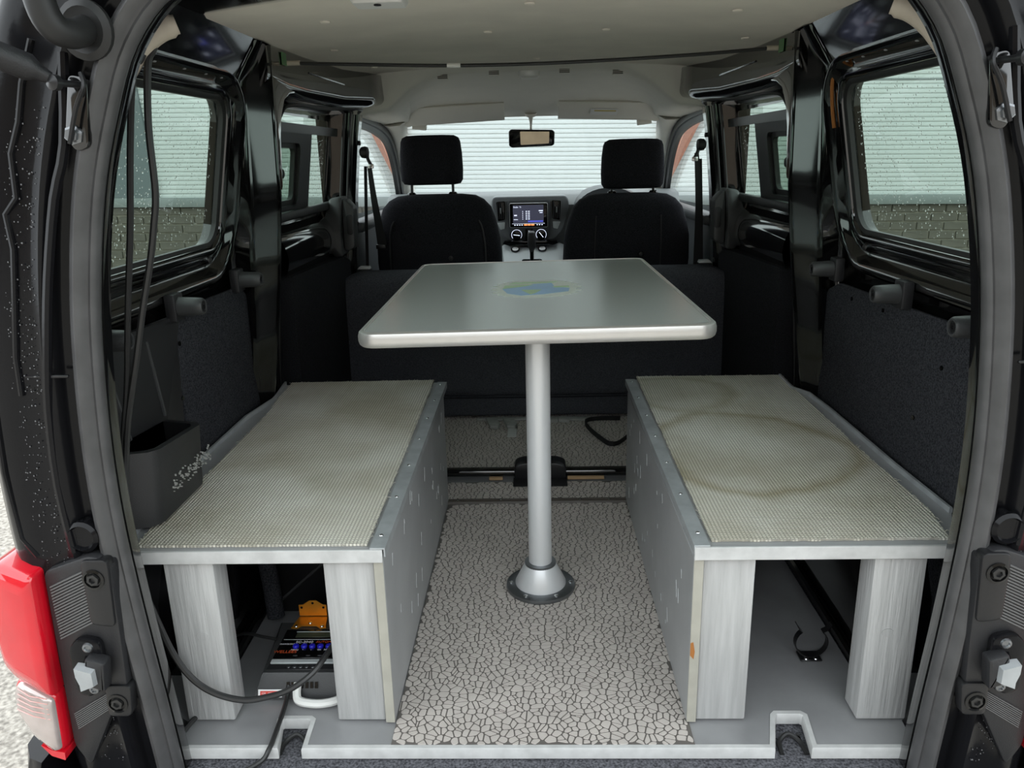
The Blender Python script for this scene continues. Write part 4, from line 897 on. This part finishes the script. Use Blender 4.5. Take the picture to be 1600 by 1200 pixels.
# ---- curtain rod across the roof
t = thing('curtain_rod', 'thin black curtain rod spanning the roof below the headliner, taped in white', 'rod', (0, .95, 1.16))
bm = NB(); tube(bm, cr([(-.585, .94, 1.158), (-.40, .94, 1.150), (-.2, .94, 1.143), (0, .94, 1.142), (.2, .94, 1.146), (.4, .94, 1.153), (.585, .94, 1.163)], 5), .0042, 8); obj('rod', bm, CABLE, t)
bm = NB(); tube(bm, [(-.205, .94, 1.1432), (-.172, .94, 1.1425)], .0058, 10); obj('white_tape', bm, WHITEP, t)
for x0, x1, z_ in ((-.60, -.568, 1.158), (.572, .60, 1.163)):
    bm = NB(); tube(bm, [(x0, .94, z_), (x1, .94, z_)], .0060, 10); obj('end_ferrule', bm, BEIGE, t)

# ---- beige corner pads by the tailgate and white lamp on the roof bow
for s in (-1, 1):
    t = thing('corner_pad', 'beige curved plastic strap end at the top %s corner of the opening' % SD(s), 'trim clip', (s*.52, .06, 1.06), 'corner pads')
    pth = cr([(.555, .03, 1.045), (.548, .032, 1.064), (.535, .036, 1.088), (.512, .042, 1.106), (.490, .05, 1.114)], 5); mN = len(pth)
    bm = NB(); tube(bm, pth, [.005+.011*min(1, 2.2*i/mN)*(1 if i < mN-2 else .7) for i in range(mN)], 10); obj('pad', bm, BEIGE, t, s, ang=60)
    bm = NB(); tube(bm, [(.560, .028, 1.03), (.555, .03, 1.047)], .006, 8); obj('peg', bm, BEIGE, t, s)
t = thing('tailgate_lamp', 'white translucent plastic lamp under the rear roof edge', 'lamp', (-.245, .27, 1.17))
bm = NB(); loft(bm, [[(x, y, z_) for x, y in rrect(-.288+d, -.200-d, .235+d, .300-d, .008)] for d, z_ in ((0, 1.212), (0, 1.174), (.004, 1.167))]); obj('lens', bm, WHITEP, t)
bm = NB(); lathe(bm, [(.006, 0), (.006, -.003), (0, -.004)], (-.245, .255, 1.168), n=10); obj('screw', bm, SATIN, t)

# ---- fittings on the rear frame
for s in (-1, 1):
    side = SD(s)
    # painted ribs and pressed lines
    rib = [(.594, 1.075), (.615, 1.026), (.628, .982), (.645, .945), (.649, .892), (.667, .872), (.666, .828), (.692, .685), (.695, .632)]
    bm = NB(); tube(bm, [(x, -.1255, z_) for x, z_ in rib], .004, 8); obj('pressed_rib', bm, WET, wr, s)
    rib = [(.560, 1.06), (.578, .955), (.603, .89), (.630, .79), (.649, .699), (.664, .61), (.672, .50), (.668, .395)]
    bm = NB(); tube(bm, [tuple(p) for p in cr([(x, -.122, z_) for x, z_ in rib], 3)], .0065, 8); obj('drip_fold', bm, WET, wr, s)
    rib = [(.735, .62), (.742, .52), (.738, .42), (.720, .39)]
    bm = NB(); tube(bm, [(x, -.126, z_) for x, z_ in rib], .004, 8); obj('pressed_rib', bm, WET, wr, s)
    bm = NB(); lathe(bm, [(.024, -.012), (.024, .006), (.019, .010), (.016, .004), (0, .003)], (.652, -.118, .418), (0, -1, 0), 24); obj('plug', bm, WET, wr, s)
    bm = NB(); box(bm, .628, .690, -.124, -.119, .655, .659, .001, 1); obj('seam', bm, SATIN, wr, s)
    bm = NB()
    for _ in range(700):
        zz = random.uniform(.03, 1.0); xx = lerp([(0, .58), (.25, .60), (.45, .607), (.64, .60), (.76, .585), (.9, .556), (1.0, .52)], zz)+random.uniform(.066, .122); r_ = random.choice((.0005, .0006, .0007, .0009, .0011))
        bmesh.ops.create_icosphere(bm, subdivisions=1, radius=1, matrix=Matrix.Translation((xx, -.1258, zz)) @ Matrix.Diagonal((r_, r_*.7, r_*1.2, 1)))
    o = obj('raindrops', bm, DROPLIT, wr, s); o['kind'] = 'stuff'
    # lamp carrier plate with ribbed pads, bolts
    t = thing('lamp_carrier', 'black plastic lamp mounting plate with ribbed pads on the %s rear corner' % side, 'mounting plate', (s*.67, -.13, .06), 'lamp mounting plates')
    bm = NB(); prism(bm, rpoly([(.612, .385), (.640, .395), (.711, .370), (.716, .20), (.720, .07), (.700, .03), (.650, .13), (.622, .13), (.616, .25)], .012), 'y', -.10, -.136, .003); pl = obj('plate', bm, PLASTIC, t, s)
    for quad, nr in (([(.653, .372), (.704, .348), (.704, .258), (.650, .286)], 19), ([(.650, .166), (.708, .130), (.706, .100), (.646, .140)], 9)):
        A, B, C_, D = [Vector(q) for q in quad]
        for k in range(nr):
            a = A+(D-A)*(k+.15)/nr; b = B+(C_-B)*(k+.15)/nr; a2 = A+(D-A)*(k+.65)/nr; b2 = B+(C_-B)*(k+.65)/nr
            bm = NB(); prism(bm, [tuple(a), tuple(b), tuple(b2), tuple(a2)], 'y', -.135, -.1385); obj('rib', bm, RIBGREY, pl, s, smooth=False)
    for z_, tall in ((.360, True), (.150, False)):
        bm = NB(); prism(bm, rpoly([(.612, z_+.03), (.652, z_+.03), (.654, z_-(.075 if tall else .025)), (.618, z_-(.08 if tall else .025))], .010), 'y', -.12, -.1405, .003); pd = obj('bolt_tab', bm, SATIN, t, s)
        bm = NB(); lathe(bm, [(.016, 0), (.016, .003), (.0125, .004), (.011, .001)], (.636, -.1395, z_), (0, -1, 0), 22); obj('washer', bm, GLOSSB, pd, s)
        bm = NB(); lathe(bm, [(.009, 0), (.009, .005), (.005, .0055), (.0045, .002), (0, .002)], (.636, -.1395, z_), (0, -1, 0), 6); obj('hex_bolt', bm, BOLTDK, pd, s)
    # door check / guide block
    t = thing('tailgate_guide', 'black guide block with a worn silver wedge on the %s rear frame' % side, 'guide block', (s*.66, -.14, .17), 'tailgate guides')
    bm = NB(); prism(bm, rpoly([(.640, .262), (.672, .270), (.690, .250), (.690, .175), (.672, .165), (.640, .185)], .012), 'y', -.135, -.150, .005); gb = obj('block', bm, WET, t, s)
    bm = NB(); prism(bm, rpoly([(.628, .238), (.656, .246), (.662, .200), (.634, .190)], .004), 'y', -.145, -.168, .004); obj('carrier', bm, PLASTIC, t, s)
    bm = NB(); loft(bm, [[(x, y, z_) for x, z_ in q] for y, q in ((-.160, [(.640, .232), (.670, .236), (.676, .222), (.672, .206), (.668, .198), (.640, .204)]), (-.176, [(.644, .228), (.668, .236), (.668, .222), (.664, .208), (.664, .198), (.644, .206)]))]); obj('wedge', bm, ALUTRIM, t, s)
    for x, z_ in ((.658, .254), (.660, .183)):
        bm = NB(); lathe(bm, [(.008, 0), (.007, .003), (.004, .004), (.003, .002), (0, .002)], (x, -.150, z_), (0, -1, 0), 12); obj('screw', bm, DKALU, gb, s)
    # gas strut + bracket
    t = thing('gas_strut', 'black tailgate gas strut bolted to the top %s of the frame' % side, 'gas strut', (s*.56, -.15, 1.0), 'tailgate struts')
    zb = 1.022 if s < 0 else 1.022
    bm = NB(); tube(bm, [(.556, -.165, zb+.005), (.566, -.172, zb+.012), (.572, -.176, zb+.016), (.74, -.28, zb+.10)], [.007, .010, .0155, .0155], 14); obj('strut_tube', bm, PLASTIC, t, s)
    bm = NB(); lathe(bm, [(.004, -.03), (.004, .0), (.009, .004), (.009, .012), (0, .016)], (.548, -.160, zb), (.3, -1, 0), 12); obj('ball_stud', bm, SATIN, t, s)
    bm = NB(); prism(bm, rpoly([(.533, 1.03), (.556, 1.035), (.572, .965), (.562, .945), (.545, .95)], .008), 'y', -.118, -.128, .002); br_ = obj('bracket', bm, PAINT, t, s)
    bm = NB(); lathe(bm, [(.012, 0), (.012, .003), (.008, .004), (.008, .009), (0, .009)], (.560, -.128, .965), (0, -1, 0), 6); obj('bolt', bm, DKALU, br_, s)
    bm = NB(); tube(bm, cr([(.536, -.135, 1.035), (.532, -.14, 1.02), (.546, -.14, .995), (.562, -.138, .955)], 4), .003, 6); obj('wire_clip', bm, SATIN, br_, s)
# wiring boot
t = thing('wiring_boot', 'black rubber wiring boot plugged in at the top left of the frame', 'rubber boot', (-.51, -.14, 1.07))
bm = NB(); lathe(bm, [(.034, 0), (.034, .006), (.026, .010), (.020, .008)], (-.524, -.126, 1.083), (-.1, -1, -.1), 24); obj('disc', bm, BLKRUB, t)
bm = NB(); tube(bm, cr([(-.524, -.13, 1.083), (-.526, -.155, 1.075), (-.534, -.175, 1.078), (-.540, -.185, 1.10), (-.540, -.19, 1.15), (-.53, -.19, 1.22)], 5), .0165, 16); obj('hose', bm, BLKRUB, t)

# tail lamps (built at the left, mirrored for the right)
def lampsec(pts, m, name, par, y0, y1, s):
    bm = NB(); secs = []
    cx = sum(p[0] for p in pts)/len(pts); cz = sum(p[1] for p in pts)/len(pts)
    for y, k in ((y0, 1.0), (y1+.012, 1.0), (y1+.004, .975), (y1, .92), (y1-.002, .7)):
        secs.append([(cx+(x-cx)*k, y+.25*max(0, abs(x)-.735), cz+(z_-cz)*k) for x, z_ in pts])
    loft(bm, secs); return obj(name, bm, m, par, s, ang=50)
for s in (1, -1):
    tl = thing('tail_lamp', 'red and clear tail lamp on the %s rear corner' % SD(-s), 'tail lamp', (-s*.755, -.12, .05), 'tail lamps')
    red = rpoly([(-.716, .372), (-.770, .388), (-.805, .372), (-.808, .285), (-.800, .268), (-.795, .215), (-.778, .196), (-.722, .170)], [.006, .01, .02, .02, .01, .01, .006, .004], 4)
    lampsec(red, RED, 'red_lens', tl, -.08, -.158, s)
    clr = rpoly([(-.722, .172), (-.778, .196), (-.794, .180), (-.796, .140), (-.775, .095), (-.745, .072), (-.727, .068)], .010, 4)
    cl = lampsec([(x*1.0, z_) for x, z_ in clr], RED, 'clear_lens_rim', tl, -.08, -.150, s)
    bm_ = [(-.7535+(x+.7535)*.93, .130+(z_-.130)*.93) for x, z_ in clr]
    lampsec(bm_, CLEAR, 'clear_lens', tl, -.10, -.157, s)
    for k in range(5):
        z_ = .180-k*.009
        bm = NB(); tube(bm, [(-.780-.002*k, -.146, z_), (-.755, -.1585, z_-.003), (-.731, -.158, z_-.009)], .0008, 5); obj('optic_rib', bm, LENSRIM, cl, s)
    bm = NB(); prism(bm, rpoly([(-.727, .068), (-.745, .072), (-.762, .082), (-.748, .062), (-.728, .054)], .002), 'y', -.08, -.150); obj('red_foot', bm, RED, tl, s)
# lower bumper corner
bu = thing('rear_bumper', 'wet black rear bumper below the tail lamp and load sill', 'bumper', (0, -.1, -.38))
for s in (1, -1):
    bm = NB(); loft(bm, [[(-.775, -.150+d, z_), (-.800, -.140+d, z_), (-.822, -.10, z_), (-.835, .0, z_), (-.835, .30, z_), (-.775, .30, z_)] for z_, d in ((-.12, 0), (.02, 0), (.040, .01))]); obj('bumper_corner', bm, WET, bu, s, ang=50)
bm = NB(); box(bm, -.835, .835, -.21, .06, -.40, -.122, .03, 3); obj('bumper_bar', bm, WET, bu)

# ---- solar controller and cables under the left bench
ct = thing('charge_controller', 'grey solar charge controller with blue buttons and LCD under the left bench', 'controller', (-.43, .14, .003))
ZC = .045
bm = NB(); loft(bm, [[(-.511, .052, .004), (-.345, .052, .004), (-.345, .052, .006), (-.352, .070, ZC-.002), (-.354, .073, ZC), (-.352, .228, ZC), (-.345, .232, ZC-.004), (-.345, .234, .004), (-.511, .234, .004), (-.514, .232, ZC-.004), (-.510, .228, ZC), (-.497, .073, ZC), (-.499, .070, ZC-.002), (-.511, .052, .006)][:0] or [(-.511, .052, .004), (-.345, .052, .004), (-.345, .234, .004), (-.511, .234, .004)], [(-.511, .053, .008), (-.345, .053, .008), (-.345, .234, .010), (-.514, .234, .010)], [(-.499, .069, ZC-.003), (-.350, .069, ZC-.003), (-.347, .232, ZC-.003), (-.514, .232, ZC-.003)], [(-.497, .072, ZC), (-.352, .072, ZC), (-.350, .228, ZC), (-.509, .228, ZC)]]); obj('case', bm, GREYPL, ct, ang=25)
def bxc(name, x0, x1, y0, y1, z0, z1, m, par, bev=.0008):
    bm = NB(); box(bm, x0, x1, y0, y1, ZC+z0, ZC+z1, bev, 1); return obj(name, bm, m, par)
fp_ = bxc('face_plate', -.492, -.356, .111, .200, 0, .003, GLOSSB, ct)
bxc('grey_bar', -.492, -.358, .095, .107, 0, .004, DASHLT, ct, .0015)
bxc('terminal_cover', -.494, -.356, .078, .093, 0, .002, PLASTIC, ct)
for k in range(6):
    bm = NB(); lathe(bm, [(.0035, .002), (.003, .003), (0, .003)], (-.455+k*.011, .0855, ZC), n=8); obj('terminal_screw', bm, DKALU, ct)
bxc('lcd_window', -.468, -.392, .174, .190, .003, .0038, LCD, fp_, .0003)
bxc('lcd_rim', -.470, -.390, .1905, .1925, .003, .0044, DASHLT, fp_, .0003)
bxc('divider', -.488, -.358, .1665, .1675, .003, .0034, WHT, fp_, .0001)
for k in range(5):
    bm = NB(); lathe(bm, [(.0060, .003), (.0060, .006), (.0048, .0075), (0, .008)], (-.458+k*.0155, .144, ZC), n=16); obj('blue_button', bm, BLUE, fp_)
def ftext(s_, size, m, x, y): text('lettering', s_, size, m, fp_, Matrix.Translation((x, y, ZC+.0034)))
ftext('SC-2040', .0095, WHT, -.446, .1585); ftext('AUTOMATIC', .0082, ORGT, -.400, .1590); ftext('WELLEES', .0110, ORGT, -.474, .1285)
for k, wd in enumerate(('MENU', '^', 'v', 'OK', 'RESET')): ftext(wd, .0052, WHT, -.458+k*.0155, .1345)
ftext('CHARGE', .0046, WHT, -.4825, .1525); ftext('LOAD', .0046, WHT, -.4685, .1525)
for x in (-.452, -.428, -.406): bxc('indicator_mark', x-.004, x+.004, .116, .119, .003, .0034, DKALU, fp_, .0001)
fn = Vector((0, -.92, .39)); fu = Vector((0, .39, .92))
def onfront(x, k): return Matrix.Translation(Vector((x, .0525, .007))+fu*k+fn*.0015) @ Matrix(((1, 0, 0, 0), (0, fu.y, fn.y, 0), (0, fu.z, fn.z, 0), (0, 0, 0, 1)))
def fbx(name, x, k, hx, hy, th, m, par):
    bm = NB(); box(bm, -hx, hx, -hy, hy, 0, th); bmesh.ops.transform(bm, matrix=onfront(x, k), verts=bm.verts); return obj(name, bm, m, par, smooth=False)
lb = fbx('label', -.482, .008, .0215, .0068, .0008, WHT, ct); fbx('label_band', -.482, .008, .0175, .0040, .0012, REDT, lb)
text('lettering', '12V  10A, 20A', .0052, WHT, lb, onfront(-.482, .008) @ Matrix.Translation((0, 0, .0014)))
for k in range(7): fbx('cable_slot', -.450+k*.0085, .022, .0026, .0055, .0006, GLOSSB, ct)
# battery box with X ribs
bb = thing('battery_box', 'black ribbed plastic battery box behind the charge controller', 'box', (-.41, .45, .003))
bm = NB(); box(bm, -.555, -.285, .330, .60, .0035, .285, .006); obj('box_body', bm, SATIN, bb)
for a, b in (((-.55, .03), (-.29, .26)), ((-.55, .26), (-.29, .03)), ((-.42, .01), (-.42, .28)), ((-.55, .145), (-.29, .145))):
    bm = NB(); tube(bm, [(a[0], .329, a[1]), (b[0], .329, b[1])], .0035, 5); obj('rib', bm, GREYPL, bb)
cr_ = NB(); tube(cr_, cr([(-.556, .305, .305), (-.560, .30, .20), (-.552, .30, .10), (-.545, .29, .02)], 4), .018, 10); tag(obj('carpet_offcut', cr_, CARPET), 'rolled dark carpet strip standing beside the wheel arch', 'carpet roll')
ob = thing('angle_bracket', 'yellow zinc angle bracket standing on the charge controller', 'bracket', (-.45, .23, .047))
bm = NB(); prism(bm, [(-.480, .050), (-.424, .050), (-.424, .074), (-.432, .075), (-.444, .084), (-.458, .084), (-.471, .075), (-.480, .074)], 'y', .2445, .247, .0005, 1); obj('upright_plate', bm, ORANGE, ob)
bm = NB(); prism(bm, [(-.486, .206), (-.474, .204), (-.466, .213), (-.438, .213), (-.428, .204), (-.417, .206), (-.424, .247), (-.480, .247)], 'z', ZC+.001, ZC+.0035, .0005, 1); obj('foot_plate', bm, ORANGE, ob)
for x, y in ((-.477, .211), (-.426, .211), (-.452, .222)):
    bm = NB(); lathe(bm, [(.004, 0), (.003, .0015), (0, .002)], (x, y, ZC+.0035), n=10); obj('screw', bm, STEEL, ob)
for x, z_ in ((-.474, .069), (-.430, .069), (-.451, .079)):
    bm = NB(); lathe(bm, [(.0025, 0), (.0025, .0006), (0, .0006)], (x, .2443, z_), (0, -1, 0), 10); obj('hole', bm, GLOSSB, ob)

def cable(name, pts, r, m, label, k=6):
    bm = NB(); tube(bm, cr(pts, k), r, 8); return tag(obj(name, bm, m), label, 'cable')
cable('hanging_cable', [(-.530, .035, 1.085), (-.536, .03, 1.07), (-.553, .03, 1.045), (-.572, .03, .95), (-.590, .03, .84), (-.612, .028, .72), (-.634, .03, .60), (-.648, .03, .54), (-.660, .032, .49), (-.662, .01, .42), (-.655, -.022, .365), (-.645, -.032, .31)], .0048, CABLE, 'black cable hanging inside the left frame, the one nearer the seal')
cable('hanging_cable', [(-.522, .045, 1.09), (-.524, .04, 1.08), (-.532, .035, 1.06), (-.541, .03, .98), (-.545, .03, .89), (-.555, .03, .84), (-.568, .03, .79), (-.590, .03, .72), (-.613, .03, .64), (-.640, .03, .55), (-.655, .03, .48), (-.652, .005, .42), (-.643, -.024, .365), (-.632, -.036, .31)], .0052, CABLE, 'black cable hanging inside the left frame, bowing past the window')
cable('supply_cable', [(-.640, -.033, .30), (-.625, -.03, .255), (-.602, -.03, .165), (-.576, -.03, .112), (-.54, -.032, .083), (-.494, -.032, .069), (-.455, -.030, .073), (-.415, -.028, .086), (-.378, -.014, .108), (-.360, .03, .120), (-.352, .065, .118), (-.335, .085, .10)], .0052, CABLE, 'black cable looping across the left bench legs')
cable('ground_cable', [(-.450, .062, .026), (-.449, .044, .012), (-.447, .01, .007), (-.444, -.04, .007), (-.446, -.068, .001), (-.458, -.082, -.012), (-.50, -.115, -.016), (-.54, -.16, -.016)], .0042, CABLE, 'thin black cable dropping over the floor edge through the notch')
cable('corner_cable', [(-.59, .02, .008), (-.598, -.02, .010), (-.604, -.055, .006), (-.606, -.075, -.006), (-.600, -.10, -.014), (-.585, -.13, -.016)], .0045, CABLE, 'short black cable curling down beside the left outer leg')
cable('white_conduit', [(-.432, .060, .032), (-.431, .046, .020), (-.424, .036, .013), (-.395, .030, .012), (-.370, .032, .013), (-.354, .040, .013)], .0075, WHITEP, 'white plastic conduit at the foot of the charge controller')
cable('lead_cable', [(-.595, .20, .035), (-.565, .185, .050), (-.530, .170, .053), (-.50, .165, .0505)], .003, CABLE, 'thin lead running from the wheel arch into the charge controller')

# spring clip and dark cylinder under the right bench
sc_ = thing('spring_clip', 'black spring clip with two screws on the floor under the right bench', 'clip', (.505, .17, .003))
pth = [(.512+.030*math.cos(R(a)), .17, .036+.030*math.sin(R(a))) for a in range(130, 411, 14)]
pth = [(.482, .17, .075), (.487, .17, .066)]+pth+[(.540, .17, .064), (.546, .17, .074)]
bm = NB(); loft(bm, [[Vector(p)+Vector((0, -.007, 0)), Vector(p)+Vector((.0012, -.007, .0012)), Vector(p)+Vector((.0012, .007, .0012)), Vector(p)+Vector((0, .007, 0))] for p in pth]); obj('clip_band', bm, SATIN, sc_)
bm = NB(); box(bm, .492, .532, .155, .185, .0032, .0062, .001, 1); obj('foot', bm, SATIN, sc_)
for x in (.503, .521):
    bm = NB(); lathe(bm, [(.0045, 0), (.0035, .002), (0, .0025)], (x, .160, .006), n=10); obj('screw', bm, STEEL, sc_)

# tailgate raised overhead
tg = thing('tailgate', 'raised black tailgate above the rear opening', 'tailgate', (0, -.15, 1.25))
def tgp(a, b): return (a, -.14-b*.94, 1.26+b*.30)
bm = NB(); sheet(bm, [(-.62, 0), (.62, 0), (.60, 1.1), (-.60, 1.1)], [rrect(-.52, .52, .12, .60, .05)], [.3, .6, .9], tgp, .1); bmesh.ops.recalc_face_normals(bm, faces=bm.faces[:]); solidify(bm, (0, 0, .05)); obj('tailgate_panel', bm, PAINT, tg)
bm = NB(); sheet(bm, rrect(-.53, .53, .11, .61, .05), [], [], lambda a, b: (a, -.14-b*.94, 1.285+b*.30), .2); obj('rear_window', bm, GLASS_T, tg)
